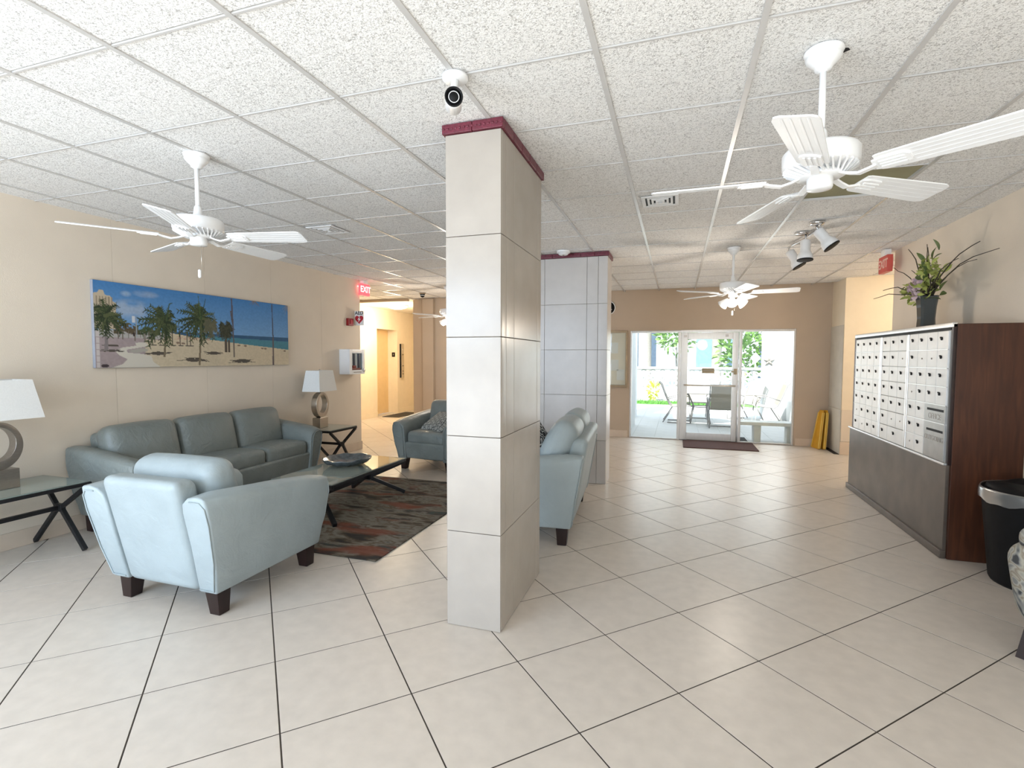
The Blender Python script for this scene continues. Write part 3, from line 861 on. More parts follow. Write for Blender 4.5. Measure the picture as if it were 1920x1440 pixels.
# ------------------------------------------------------------------ seating
def make_seat(name, label, cat, W, n, loc, rz, m=None, D=0.86, group=None, lean=0.14, bh=.86, ch=0, tilt=-.22, by=0):
    m = m or M['leather']
    root = empty(name, loc, rz)
    tag(root, label, cat, group)
    h = D / 2
    ph = bh - .195
    # base frame between the arms
    cushion('base_frame', m, root, (W - .16, D - .05, .22), .03, (0, 0, 0), (0, -.015, .26), n=3,
            deform=lambda x, y, z: (x, y - (z * .12 if y < 0 else 0), z))
    for s in (-1, 1):
        secs = []
        for t in np.linspace(0, 1, 9):
            y = -h + D * t
            top = .645 + .10 * t
            o = W / 2
            e = -.02 if t in (0, 1) else 0
            prof = [(o - .13, .14), (o, .14), (o + .035, .30), (o + .07, top - .16), (o + .088 + e, top - .07), (o + .082 + e, top - .025), (o + .05, top - .002 + e),
                    (o + .0, top + .004 + e), (o - .06, top - .008 + e), (o - .105, top - .045 + e), (o - .115, top - .12), (o - .115, .42)]
            k = t * t * lean / ph if t > .5 else 0
            secs.append([(s * px, y - (z - .14) * (.06 if t == 0 else 0) + (z - .14) * k, z) for px, z in prof])
        if s < 0: secs = [list(reversed(q)) for q in secs]
        # orientation of the loft: the profile runs bottom-inner, bottom-outer, up, over and down
        mb = MB(); mb.loft([list(reversed(q)) for q in secs], True, True)
        ob = mb.build('arm', m, root)
        b = ob.modifiers.new('soft', 'BEVEL'); b.width = .022; b.segments = 4; b.limit_method = 'ANGLE'; b.angle_limit = math.radians(50)
        # piped D-shaped front plate
        prof = [(W / 2 - .10, .19), (W / 2 - .02, .17), (W / 2 + .035, .34), (W / 2 + .066, .52), (W / 2 + .058, .585), (W / 2 + .02, .612), (W / 2 - .05, .602), (W / 2 - .085, .55), (W / 2 - .095, .42)]
        pts = [(s * px, -h - .004 - (z - .14) * .06, z) for px, z in prof]
        MB().tube(pts + [pts[0]], .005, 6).build('piping', m, root)
        pts = [(s * px, h + .003 + (z - .14) * lean / ph, z) for px, z in [(W / 2 - .115, .16), (W / 2 - .01, .16), (W / 2 + .035, .34), (W / 2 + .062, .57), (W / 2 + .058, .665), (W / 2 + .03, .698), (W / 2 - .04, .70)]]
        MB().tube(pts, .004, 6).build('piping', m, root)
    # back panel, leaning
    cushion('back_panel', m, root, (W - .27, .15, ph), .05, (0, .0, 0), (0, h - .070 + lean / 2, .135 + ph / 2), n=5,
            deform=lambda x, y, z: (x * (1 + .10 * (z / ph + .5) * (.55 / W)), y + z / ph * lean, z))
    cw = (W - .24) / n
    bw_ = (W - .15) / n
    for k in range(n):
        cx = -(W - .24) / 2 + cw * (k + .5)
        bx = -(W - .15) / 2 + bw_ * (k + .5)
        cushion('seat_cushion', m, root, (cw - .008, D - .24, .17), .05, (0, .012, .022), (cx, -.10, .425), n=6)
        cushion('back_cushion', m, root, (bw_ - .006, .20, .46 + ch), .08, (.0, .04, .012), (bx, h - .225 + .04 + by, .645 + (bh - .86) * .6 + ch / 2), (tilt, 0, 0), n=6)
    lg = [(-W / 2 + .07, -h + .07), (W / 2 - .07, -h + .07), (-W / 2 + .07, h - .07), (W / 2 - .07, h - .07)]
    for (x, y) in lg:
        a, b2 = .05, .036
        ox = .012 if x > 0 else -.012
        mb = MB().loft([[(x + ox + i * b2, y + j * b2, 0) for i, j in ((-1, -1), (1, -1), (1, 1), (-1, 1))],
                        [(x + i * a, y + j * a, .165) for i, j in ((-1, -1), (1, -1), (1, 1), (-1, 1))]])
        soft(mb.build('leg', M['dark_wood'], root), .004, 1)
    return root

make_seat('armchair', 'pale sage leather armchair seen from behind, near the cream column', 'armchair', .82, 1, (-2.85, 2.56, 0), PI,
          group=None)
make_seat('armchair', 'dark sage leather armchair facing us, lattice cushion on its seat', 'armchair', .83, 1, (-3.045, 6.255, 0), -.13, M['leather_dark'])
make_seat('sofa', 'long three seat sage leather sofa along the left wall', 'sofa', 2.10, 3, (-4.43, 3.93, 0), PI / 2, M['leather_dark'], D=.70, lean=.06, bh=.88)
make_seat('loveseat', 'sage leather loveseat with its back to us between the columns', 'sofa', 1.38, 2, (-1.24, 4.49, 0), -PI / 2 + .075, D=.84, lean=.12, bh=.90, ch=.09, tilt=-.46, by=.035)

def pillow(name, m, label, size, loc, rot, group=None):
    v, f = rbox(size, size, .14, .07, (0, 0, .02), 8)
    o2 = []
    for (x, y, z) in v:
        u, w = abs(x) / (size / 2), abs(y) / (size / 2)
        k = max(u, w)
        pin = 1 - .16 * (1 - min(u, w)) * k ** 3
        o2.append((x * pin, y * pin, z * (1 - .75 * k ** 4)))
    mb = MB(); mb.add(o2, f, True)
    o = mb.build(name, m)
    o.location = loc; o.rotation_euler = rot
    return tag(o, label, 'cushion', group)
pillow('throw_pillow', M['lattice'], 'grey lattice patterned cushion lying on the facing armchair', .46, (-3.02, 6.17, .61), (.5, -.03, -.45))
pillow('throw_pillow', M['swirl'], 'black and white swirl cushion propped on the loveseat', .44, (-1.17, 4.14, .83), (.2, .98, .12))

# ------------------------------------------------------------------ rug, tables
tag(soft(MB().box(-3.95, -2.05, 3.11, 5.40, 0, .011).build('rug', M['rug']), .004, 1), 'abstract brown, rust and olive rug under the coffee table', 'rug')

def x_table(name, label, loc, rz, lx, ly, h, foot_x, foot_y, hub_z, hub_y, group=None):
    """glass top on an iron frame: two crossed-leg ends joined by a stretcher; ends face local +-Y"""
    t = empty(name, loc, rz); tag(t, label, 'table', group)
    b = .036 if h < .45 else .030
    fr = MB()
    fr.box(-lx / 2, lx / 2, -ly / 2, -ly / 2 + b, h - .034, h - .008).box(-lx / 2, lx / 2, ly / 2 - b, ly / 2, h - .034, h - .008)
    fr.box(-lx / 2, -lx / 2 + b, -ly / 2 + b, ly / 2 - b, h - .034, h - .008).box(lx / 2 - b, lx / 2, -ly / 2 + b, ly / 2 - b, h - .034, h - .008)
    soft(fr.build('top_frame', M['iron'], t), .002, 1)
    soft(MB().box(-lx / 2 + .004, lx / 2 - .004, -ly / 2 + .004, ly / 2 - .004, h - .008, h + .002).build('glass_top', M['glass_top'], t), .002, 1)
    for s in (-1, 1):
        for q in (-1, 1):
            mb = MB().bar((q * lx / 2 - q * .015, s * (ly / 2 - .015), h - .034), (q * .018, s * hub_y, hub_z), b)
            mb.bar((q * .018, s * hub_y, hub_z), (q * foot_x, s * foot_y, 0.014), b)
            soft(mb.build('leg', M['iron'], t), .002, 1)
        soft(MB().box(-.045, .045, s * hub_y - .018, s * hub_y + .018, hub_z - .03, hub_z + .03).build('hub', M['iron'], t), .004, 1)
    MB().bar((0, -hub_y, hub_z), (0, hub_y, hub_z), b).build('stretcher', M['iron'], t)
    return t
x_table('coffee_table', 'low glass topped coffee table with black crossed legs on the rug', (-3.12, 4.215, .013), 0, .66, 1.25, .375, .33, .59, .20, .38)
x_table('end_table', 'glass end table with black crossed legs, left of the long sofa', (-4.55, 2.19, 0), 0, .56, .94, .53, .29, .40, .31, .41, None)
x_table('end_table', 'glass end table with black crossed legs under the lamp by the lobby opening', (-4.56, 5.80, 0), -PI / 2, .58, .54, .52, .27, .16, .30, .22, None)

# glass bowl on the coffee table: wavy-rimmed shallow dish
bw = MB()
secs = []
for (r, z) in ((.06, 0), (.13, .004), (.195, .022), (.235, .062), (.240, .074), (.228, .072), (.185, .036), (.11, .015), (.02, .01)):
    sec = []
    for i in range(40):
        a = 2 * PI * i / 40
        k = (1 + .025 * math.sin(5 * a + .6) + .018 * math.sin(11 * a) + .13 * max(0, math.cos(a + .3)) ** 14) if r > .15 else 1
        zz = z + (.005 * math.sin(9 * a) + .02 * max(0, math.cos(a + .3)) ** 14 if r > .15 else 0)
        sec.append((r * k * math.cos(a), r * k * math.sin(a), zz))
    secs.append(sec)
bw.loft(secs, True, True)
tag(bw.build('bowl', M['grey_glass'], None, (-3.17, 4.33, .3925)), 'shallow wavy grey glass dish on the coffee table', 'bowl')

def lamp(label, loc, rz, m_ring, k=1.0):
    t = empty('table_lamp', loc, rz); tag(t, label, 'lamp')
    soft(MB().box(-.10 * k, .10 * k, -.06 * k, .06 * k, .0, .14).build('base', m_ring, t), .003, 1)
    # upright ring with a flat rectangular section, thicker at the bottom
    R, cz = .172, .14 + .170
    secs = []
    for i in range(48):
        a = 2 * PI * i / 48 - PI / 2
        th = .036 + .020 * (1 - math.sin(a)) / 2 * 1.3
        ro, ri = R, R - th
        c, s = math.cos(a), math.sin(a)
        secs.append([(ro * c * .86, -.04, cz + ro * s), (ro * c * .86, .04, cz + ro * s), (ri * c * .84, .04, cz + ri * s), (ri * c * .84, -.04, cz + ri * s)])
    secs.append(secs[0])
    soft(MB().loft([list(reversed(q)) for q in secs], False, False).build('ring', m_ring, t), .003, 1)
    MB().tube([(0, 0, cz + R - .005), (0, 0, cz + R + .10)], .009, 8).build('stem', M['nickel'], t)
    SA, SB = .215 * k, .14 * k
    zb, zt = .50, .78
    def rect(a, b, z): return [(-a, -b, z), (a, -b, z), (a, b, z), (-a, b, z)]
    sh = MB().loft([rect(SA, SB, zb), rect(SA * .79, SB * .76, zt)], False)
    sh.loft([list(reversed(rect(SA - .003, SB - .003, zb))), list(reversed(rect(SA * .79 - .003, SB * .76 - .003, zt)))], False)
    sh.add([*rect(SA, SB, zb), *rect(SA - .003, SB - .003, zb)], [(i, 4 + i, 4 + (i + 1) % 4, (i + 1) % 4) for i in range(4)])
    sh.add([*rect(SA * .79, SB * .76, zt), *rect(SA * .79 - .003, SB * .76 - .003, zt)], [(i, (i + 1) % 4, 4 + (i + 1) % 4, 4 + i) for i in range(4)])
    sh.build('lamp_shade', M['shade'], t)
    MB().box(-.15, .15, -.004, .004, zt - .012, zt - .006).box(-.004, .004, -.095, .095, zt - .012, zt - .006).tube([(0, 0, zt - .02), (0, 0, zt + .018)], .007, 8).build('finial', M['nickel'], t)
    return t
lamp('table lamp with off-white shade, cut by the picture edge, on the left end table', (-4.60, 2.25, .533), PI / 2, M['nickel_dark'], 1.06)
lamp('polished ring table lamp with grey shade on the end table by the lobby', (-4.63, 5.74, .523), 1.66, M['nickel'], .95)

# ------------------------------------------------------------------ beach picture: flat print as colours on a fine grid
def paint():
    nx, ny = 420, 140
    u, v = np.meshgrid((np.arange(nx) + .5) / nx, (np.arange(ny) + .5) / ny)
    rg = np.random.RandomState(4)
    def sm(n1, n2):
        g = rg.rand(n2, n1)
        yi = np.linspace(0, n2 - 1, ny); xi = np.linspace(0, n1 - 1, nx)
        y0 = np.minimum(yi.astype(int), n2 - 2); x0 = np.minimum(xi.astype(int), n1 - 2)
        fy = (yi - y0)[:, None]; fx = (xi - x0)[None]
        return (g[y0][:, x0] * (1 - fy) * (1 - fx) + g[y0][:, x0 + 1] * (1 - fy) * fx + g[y0 + 1][:, x0] * fy * (1 - fx) + g[y0 + 1][:, x0 + 1] * fy * fx)
    sky0 = np.array([.055, .20, .46]); sky1 = np.array([.17, .34, .58])
    C = sky0 + (sky1 - sky0) * np.clip(v / .55, 0, 1)[..., None]
    def put(mask, col, a=1.0):
        mk = (mask * a)[..., None] if mask.dtype != bool else mask[..., None] * a
        C[:] = C * (1 - mk) + np.array(col) * mk
    n1 = sm(40, 14); n2 = sm(150, 60)
    put(np.clip(1.4 - ((u - .14) / .085) ** 2 - ((v - .31) / .12) ** 2, 0, 1) * np.clip(n1 * 1.5, 0, 1), (.38, .45, .55), .75)
    put(np.clip(1 - ((u - .20) / .06) ** 2 - ((v - .10) / .05) ** 2, 0, 1) * n1, (.45, .50, .58), .8)
    put(np.clip(1 - ((u - .12) / .025) ** 2 - ((v - .12) / .04) ** 2, 0, 1), (.40, .48, .58), .6)
    # sea
    shore = np.interp(u, [.3, .454, .688, 1.0], [.56, .615, .675, .745])
    put((v > .54) & (u > .28), (.035, .10, .20))
    put((v > .585 + .06 * (u - .6)) & (u > .4), (.07, .22, .28))
    # sand, pavement
    put((v > shore) & (u > .2), (.60, .50, .35))
    put((v > .56) & (u <= .26), (.36, .29, .29))
    put((v > .56) & (v < .64) & (u < .30), (.42, .40, .38))
    put((v > .66) & (u > .19) & (u < .55) & (v > shore), (.57, .48, .34))
    C[:] = C * (1 + .16 * (n2 - .5))[..., None]
    put((v > .60) & (v < .64) & (u > .27) & (u < .50) & (n2 > .5), (.45, .22, .17), .6)
    def pip(pts):
        ins = np.zeros_like(u, bool); n = len(pts)
        for i in range(n):
            (x1, y1), (x2, y2) = pts[i], pts[(i + 1) % n]
            c = ((y1 > v) != (y2 > v)) & (u < (x2 - x1) * (v - y1) / (y2 - y1 + 1e-9) + x1)
            ins ^= c
        return ins
    put(pip([(.056, 1.0), (.10, .955), (.118, .90), (.088, .855), (.072, .80), (.10, .76), (.155, .735), (.15, .70), (.185, .69), (.20, .71), (.20, .74),
             (.155, .765), (.115, .785), (.12, .82), (.18, .835), (.215, .86), (.222, .93), (.255, 1.0)]), (.62, .58, .50))
    put(pip([(.118, .80), (.17, .765), (.20, .77), (.20, .80), (.15, .825)]), (.40, .37, .32))
    # hotel block
    put(pip([(0, .15), (.015, .14), (.022, .105), (.036, .105), (.042, .16), (.062, .165), (.066, .22), (.08, .24), (.08, .55), (0, .55)]), (.52, .43, .31))
    for k in range(6):
        put((np.abs(u - (.012 + .011 * k)) < .0025) & (v > .18) & (v < .5), (.30, .24, .17))
    # distant tree rows
    put(((u > .07) & (u < .165) & (v > .455 + .05 * n1) & (v < .60)) & (n2 > .25), (.10, .075, .04))
    put(((u > .165) & (u < .255) & (v > .47 + .08 * n1) & (v < .60)) & (n2 > .2), (.06, .085, .035))
    put(((u > .29) & (u < .33) & (v > .42 + .06 * n1) & (v < .56)) & (n2 > .3), (.09, .10, .055))
    for k in range(9):
        x = .085 + .021 * k + .004 * math.sin(k * 5)
        put((np.abs(u - x) < .0022) & (v > .56) & (v < .66 + .04 * math.sin(k * 3)), (.17, .14, .11))
    for x in (.222, .256, .309, .345, .378, .395):
        put((np.abs(u - x) < .002) & (v > .52) & (v < .72), (.12, .095, .07))
        put((((u - x - .004) / .014) ** 2 + ((v - .72) / .008) ** 2) < 1, (.12, .10, .08))
    def stroke(p, q, w, col, w2=None):
        (x1, y1), (x2, y2) = p, q
        dx, dy = (x2 - x1) * 3, (y2 - y1)
        L = dx * dx + dy * dy
        t = np.clip((((u - x1) * 3) * dx + (v - y1) * dy) / L, 0, 1)
        d = np.sqrt(((u - x1) * 3 - t * dx) ** 2 + (v - y1 - t * dy) ** 2)
        put(d < (w + ((w2 if w2 is not None else w) - w) * t), col)
    def shadow(x, y, w, h, seed):
        r2 = random.Random(seed)
        put(((((u - x) / (w * .55)) ** 2 + ((v - y) / h) ** 2) < 1) & (n2 > .12), (.085, .07, .055))
        for k in range(9):
            a = r2.uniform(-.5, .5)
            sgn = -1 if k % 2 else 1
            stroke((x, y), (x + sgn * w * r2.uniform(.6, 1.1), y + h * 2 * a), .008, (.09, .075, .06), .002)
    shadow(.245, .825, .06, .022, 1); shadow(.41, .905, .075, .03, 2); shadow(.515, .815, .055, .022, 3); shadow(.68, .93, .085, .03, 4); shadow(.06, .80, .045, .012, 5); shadow(.055, .74, .03, .01, 6)
    put((((u - .034) / .014) ** 2 + ((v - .975) / .02) ** 2) < 1, (.05, .035, .04))
    def palm(bx, by, tx, ty, L, nfr, w, seed, wind=-.6, cols=((.022, .034, .014), (.045, .065, .024), (.085, .10, .04)), trunk=(.19, .145, .095), down=.36):
        r2 = random.Random(seed)
        stroke((bx, by), ((bx + tx) / 2 + .002, (by + ty) / 2), w, trunk, w * .8)
        stroke(((bx + tx) / 2 + .002, (by + ty) / 2), (tx, ty), w * .8, tuple(c * .6 for c in trunk), w * .7)
        for k in range(nfr):
            a = 2 * PI * k / nfr + r2.uniform(-.25, .25)
            ln = L * r2.uniform(.65, 1.1)
            p = [tx, ty]; ang = a; col = r2.choice(cols)
            for s_ in range(7):
                q = [p[0] + math.cos(ang) * ln / 7 / 3 + wind * ln * .012, p[1] + math.sin(ang) * ln / 7 + down * ln * .035 * s_]
                stroke(p, q, .024 * (1 - s_ / 9), col, .021 * (1 - (s_ + 1) / 9))
                for e in (-1, 1):
                    b = math.atan2(q[1] - p[1], (q[0] - p[0]) * 3) + e * .9
                    stroke(q, [q[0] + math.cos(b) * .05 / 3, q[1] + math.sin(b) * .045 + .012], .008, r2.choice(cols), .003)
                p = q
    palm(.04, .78, .041, .40, .22, 22, .020, 11, -.1, trunk=(.22, .19, .19))
    palm(.272, .86, .28, .42, .25, 28, .015, 12, -1.5)
    stroke((.285, .40), (.300, .19), .014, (.05, .08, .03), .006); stroke((.300, .19), (.314, .17), .008, (.05, .08, .03), .004)
    palm(.438, .968, .449, .34, .28, 32, .016, 13, -.7)
    stroke((.449, .35), (.44, .03), .010, (.06, .10, .03), .004); stroke((.452, .35), (.478, .06), .010, (.04, .07, .03), .004)
    palm(.452, .60, .50, .43, .12, 10, .001, 15, .5, cols=((.13, .12, .07), (.10, .10, .06)))
    palm(.587, .66, .587, .46, .13, 13, .008, 14, -.2, cols=((.03, .035, .02), (.06, .06, .035)))
    put((u > .575) & (u < .606) & (v > .62) & (v < .80) & (np.abs(u - .593) > .003), (.10, .075, .055))
    stroke((.630, .86), (.628, .5), .012, (.13, .10, .09), .010); stroke((.628, .5), (.622, .02), .012, (.10, .09, .11), .013)
    stroke((.616, .20), (.622, .35), .010, (.10, .09, .10))
    stroke((.884, .995), (.886, .55), .016, (.13, .10, .10), .012); stroke((.886, .55), (.882, .02), .011, (.08, .085, .12), .009)
    for k in range(6):
        stroke((.76, -.02), (.735 + .012 * k, .06 + .02 * (k % 2)), .006, (.22, .15, .10), .002)
        stroke((1.0, -.02), (.955 + .010 * k, .08 + .04 * (k % 3)), .006, (.28, .26, .24), .002)
    for (x, y) in ((.70, .70), (.66, .695), (.83, .735), (.81, .73), (.335, .685), (.36, .69), (.97, .765)):
        put((((u - x) / .01) ** 2 + ((v - y) / .012) ** 2) < 1, (.22, .15, .11))
    put((u > .141) & (u < .153) & (v > .38) & (v < .46), (.62, .63, .64))
    stroke((.158, .62), (.156, .39), .006, (.30, .34, .36))
    put((u > .144) & (u < .150) & (v > .575) & (v < .625), (.03, .02, .02))
    put((np.abs(u - .0115) < .006) & (v > .58), (.58, .52, .50))
    put((np.abs(u - .0115) < .006) & (np.mod(v * 14, 1) < .14) & (v > .6), (.36, .28, .27))
    return np.clip(C, 0, 1), nx, ny
pcol, nx, ny = paint()
PY0, PY1, PZ0, PZ1 = 3.065, 5.372, 1.382, 2.150
pic = empty('picture', (XL, (PY0 + PY1) / 2, (PZ0 + PZ1) / 2)); tag(pic, 'panoramic beach and palm trees canvas on the left wall', 'picture')
soft(MB().box(.001, .036, -(PY1 - PY0) / 2, (PY1 - PY0) / 2, -(PZ1 - PZ0) / 2, (PZ1 - PZ0) / 2).build('canvas', M['canvas_edge'], pic), .003, 1)
gx = np.linspace(-(PY1 - PY0) / 2 + .002, (PY1 - PY0) / 2 - .002, nx); gz = np.linspace((PZ1 - PZ0) / 2 - .002, -(PZ1 - PZ0) / 2 + .002, ny)
Yg, Zg = np.meshgrid(gx, gz)
V = np.stack([np.full(nx * ny, .0372), Yg.ravel(), Zg.ravel()], 1)
I = np.arange(nx * ny).reshape(ny, nx)
Fq = np.stack([I[:-1, :-1].ravel(), I[1:, :-1].ravel(), I[1:, 1:].ravel(), I[:-1, 1:].ravel()], 1)
me = bpy.data.meshes.new('print')
me.vertices.add(len(V)); me.vertices.foreach_set('co', V.ravel())
me.loops.add(Fq.size); me.loops.foreach_set('vertex_index', Fq.ravel())
me.polygons.add(len(Fq)); me.polygons.foreach_set('loop_start', np.arange(0, Fq.size, 4))
me.update(calc_edges=True)
at = me.color_attributes.new('print', 'FLOAT_COLOR', 'POINT')
at.data.foreach_set('color', np.concatenate([pcol.reshape(-1, 3), np.ones((nx * ny, 1))], 1).ravel().astype(np.float32))
me.materials.append(M['print'])
link('print', me, pic)

# ------------------------------------------------------------------ left wall safety gear
ae = empty('defibrillator_cabinet', (XL, 6.655, 1.225)); tag(ae, 'white wall cabinet with a glazed front holding a defibrillator', 'cabinet')
mb = MB().box(0, .17, -.195, -.185, 0, .38).box(0, .17, .185, .195, 0, .38).box(0, .17, -.185, .185, 0, .01).box(0, .17, -.185, .185, .37, .38).box(0, .01, -.185, .185, .01, .37)
soft(mb.build('body', M['white'], ae), .002, 1)
soft(MB().box(.17, .182, -.195, -.13, 0, .38).box(.17, .182, .13, .195, 0, .38).box(.17, .182, -.13, .13, 0, .065).box(.17, .182, -.13, .13, .32, .38).build('door_frame', M['white'], ae), .003, 1)
MB().box(.172, .176, -.13, .13, .065, .32).build('pane', M['pane'], ae)
MB().box(.135, .140, -.18, .18, .012, .368).build('lining', M['screen'], ae)
soft(MB().box(.141, .168, -.11, .11, .065, .095).box(.141, .166, -.085, .0, .095, .135).build('device', M['red'], ae), .006, 1)
MB().box(.141, .165, -.055, -.025, .135, .315).box(.141, .165, .06, .09, .095, .315).build('holder', M['dark_blue'], ae)
MB().box(.182, .1835, -.10, .10, .345, .353).box(.182, .1835, -.10, .10, .025, .036).build('print_strip', M['nickel_dark'], ae)
MB().lathe([(.028, 0), (.030, .01), (.02, .016)], 16, basis((0, 1, 0), (0, 0, 1), (1, 0, 0), (.182, .165, .06))).build('latch', M['alu'], ae)
ag = empty('defibrillator_sign', (XL, 6.86, 1.985)); tag(ag, 'projecting sign with AED lettering and a red heart by the lobby corner', 'sign')
soft(MB().box(0.004, .165, -.004, .004, 0, .225).build('plate', M['white_matte'], ag), .001, 1)
text('lettering', 'AED', M['black'], ag, FACE_MY((.084, -.006, .192)), .078, .001, .001)
hp = []
for i in range(40):
    a = 2 * PI * i / 40
    hp.append((.16 * 16 * math.sin(a) ** 3 / 34, (13 * math.cos(a) - 5 * math.cos(2 * a) - 2 * math.cos(3 * a) - math.cos(4 * a)) / 34 * .16))
MB().prism(hp[::-1], 0, .002, FACE_MY((.084, -.004, .095))).build('heart', M['red_print'], ag)
MB().prism([(.012, .04), (-.03, -.005), (-.004, -.003), (-.016, -.045), (.03, .008), (.004, .006)], .002, .003, FACE_MY((.084, -.004, .095))).build('lightning_bolt', M['white_matte'], ag)
fa = empty('fire_alarm', (XL, 6.70, 2.035)); tag(fa, 'dark red fire alarm strobe on the left wall', 'alarm')
soft(MB().box(0, .05, -.062, .062, -.065, .05).build('body', M['red'], fa), .006, 2)
soft(MB().box(.05, .062, -.03, .035, -.04, .03).build('lens', M['red_print'], fa), .006, 2)

def exit_sign(label, loc, m1, m2, L=.30):
    e = empty('exit_sign', loc); tag(e, label, 'sign')
    soft(MB().box(-.028, .028, -L / 2, L / 2, -.10, .085).build('housing', m1, e), .004, 1)
    MB().box(-.03, .03, -.06, .06, .085, ZC - loc[2] - .001).build('mount', M['white'], e)
    text('lettering', 'EXIT', m2, e, FACE_PX((.0285, 0, -.008)), .135, .001, .003)
    text('lettering', 'EXIT', m2, e, FACE_MX((-.0285, 0, -.008)), .135, .001, .003)
exit_sign('glowing red EXIT sign hanging by the elevator lobby', (-4.80, 7.05, ZC - .135), M['exit_red'], M['exit_letter'], .23)
exit_sign('red EXIT sign on the right, by the corridor above the flowers', (2.22, 6.80, ZC - .155), M['exit_dim'], M['exit_letter_dim'], .25)

# ------------------------------------------------------------------ ceiling fans
def make_fan(label, loc, rz, light=False, chain=.0, drop=0.0):
    f = empty('ceiling_fan', loc, rz); tag(f, label, 'ceiling fan')
    W_ = M['white']
    MB().lathe([(.020, -.082), (.030, -.078), (.034, -.064), (.046, -.056), (.060, -.040), (.066, -.030), (.063, -.026), (.068, -.016), (.072, -.008), (.070, 0)], 28).build('canopy', W_, f)
    MB().lathe([(.013, -.36), (.013, -.06)], 14).lathe([(.020, -.085), (.020, -.066)], 14).build('downrod', W_, f)
    MB().lathe([(.10, -.405), (.042, -.392), (.026, -.36), (.020, -.315), (.014, -.305)][::1], 20).build('coupling', W_, f)
    MB().lathe([(.070, -.475), (.125, -.462), (.138, -.452), (.139, -.400), (.130, -.388), (.095, -.381), (.04, -.380)], 36).build('motor_housing', W_, f)
    rib = MB()
    for k in range(30):
        a = 2 * PI * k / 30
        p, q = (.132 * math.cos(a), .132 * math.sin(a), -.462), (.082 * math.cos(a + .28), .082 * math.sin(a + .28), -.492)
        rib.bar(p, q, .007, .010)
    rib.lathe([(.080, -.500), (.085, -.488), (.070, -.475)], 28)
    rib.build('vent_ribs', W_, f)['kind'] = 'stuff'
    sw = MB().lathe([(.020, -.548), (.044, -.544), (.047, -.535), (.047, -.500), (.040, -.495)], 24)
    sw.build('switch_housing', W_, f)
    # blade with its curved iron, one master mesh each
    irons, blades = None, None
    for k in range(5):
        a = 2 * PI * k / 5
        if blades is None:
            pr = [(.20, -.050), (.215, -.056), (.62, -.070), (.645, -.062), (.655, -.045), (.655, .045), (.645, .062), (.62, .070), (.215, .056), (.20, .050)]
            tilt = math.radians(-13)
            def tw(x, y, z): return (x, y * math.cos(tilt) - z * math.sin(tilt), y * math.sin(tilt) + z * math.cos(tilt) - .498)
            mb = MB().prism(pr, -.003, .003)
            for yy in (-.038, -.013, .013, .038): mb.box(.31, .64, yy - .004, yy + .004, -.0042, -.003)
            mb.v = [tw(*p) for p in mb.v]
            blades = mb.build('blade', W_, f); soft(blades, .0015, 1)
            ib = MB()
            path = [(.075, 0, -.497), (.105, .0, -.510), (.14, .0, -.520), (.175, 0, -.513), (.20, 0, -.507)]
            for p, q in zip(path[:-1], path[1:]): ib.bar(p, q, .026, .008)
            pl = MB().prism([(.19, -.03), (.22, -.038), (.29, -.036), (.305, -.02), (.305, .02), (.29, .036), (.22, .038), (.19, .03)], -.010, -.003)
            for yy in (-.018, 0, .018): pl.box(.21, .29, yy - .004, yy + .004, -.014, -.010)
            pl.v = [tw(*p) for p in pl.v]
            ib.v += []; ib.add(pl.v, pl.f)
            irons = ib.build('blade_arm', W_, blades)
            blades.rotation_euler = (0, 0, 0)
            first = blades
        else:
            b = first.copy(); COL.objects.link(b); b.parent = f; b.rotation_euler = (0, 0, a)
            i2 = irons.copy(); COL.objects.link(i2); i2.parent = b
    if light:
        for k in range(3):
            a = 2 * PI * k / 3 + .5
            c = Vector((.055 * math.cos(a), .055 * math.sin(a), -.565))
            d = Vector((math.cos(a) * .8, math.sin(a) * .8, -.65)).normalized()
            xq = d.orthogonal().normalized(); yq = d.cross(xq)
            mt = basis(xq, yq, d, c)
            MB().lathe([(.018, 0), (.028, .02), (.045, .065), (.058, .095), (.055, .094), (.02, .02)], 16, mt).build('glass_shade', M['bulb_glow'] if k != 1 else M['white_matte'], f)
    if chain > 0:
        MB().tube([(.02, -.01, -.545), (.02, -.01, -.545 - chain)], .0012, 5).build('pull_chain', M['nickel'], f)
        MB().lathe([(.007, -.545 - chain - .05), (.009, -.545 - chain - .04), (.009, -.545 - chain - .005), (.004, -.545 - chain)], 10).build('chain_knob', W_, f)
    return f
make_fan('white five blade ceiling fan over the sofa group, short pull cord', (-2.797, 2.387, ZC), math.radians(16), chain=.145)
make_fan('large white ceiling fan nearest to us on the right', (.534, 2.365, ZC), math.radians(35))
MB().prism([(.592, 2.375), (.622, 2.378), (.632, 2.392), (.605, 2.412), (.585, 2.405)], ZC + .0005, ZC + .003).build('tile_gap', M['black'], ceiling)  # black patch stands in for the dark of a gap beside the canopy
make_fan('far white ceiling fan with glass light shades before the patio doors', (.574, 6.148, ZC), math.radians(-7), True, .15)
make_fan('white ceiling fan half hidden behind the near cream column', (-3.80, 8.05, ZC), math.radians(20), True)

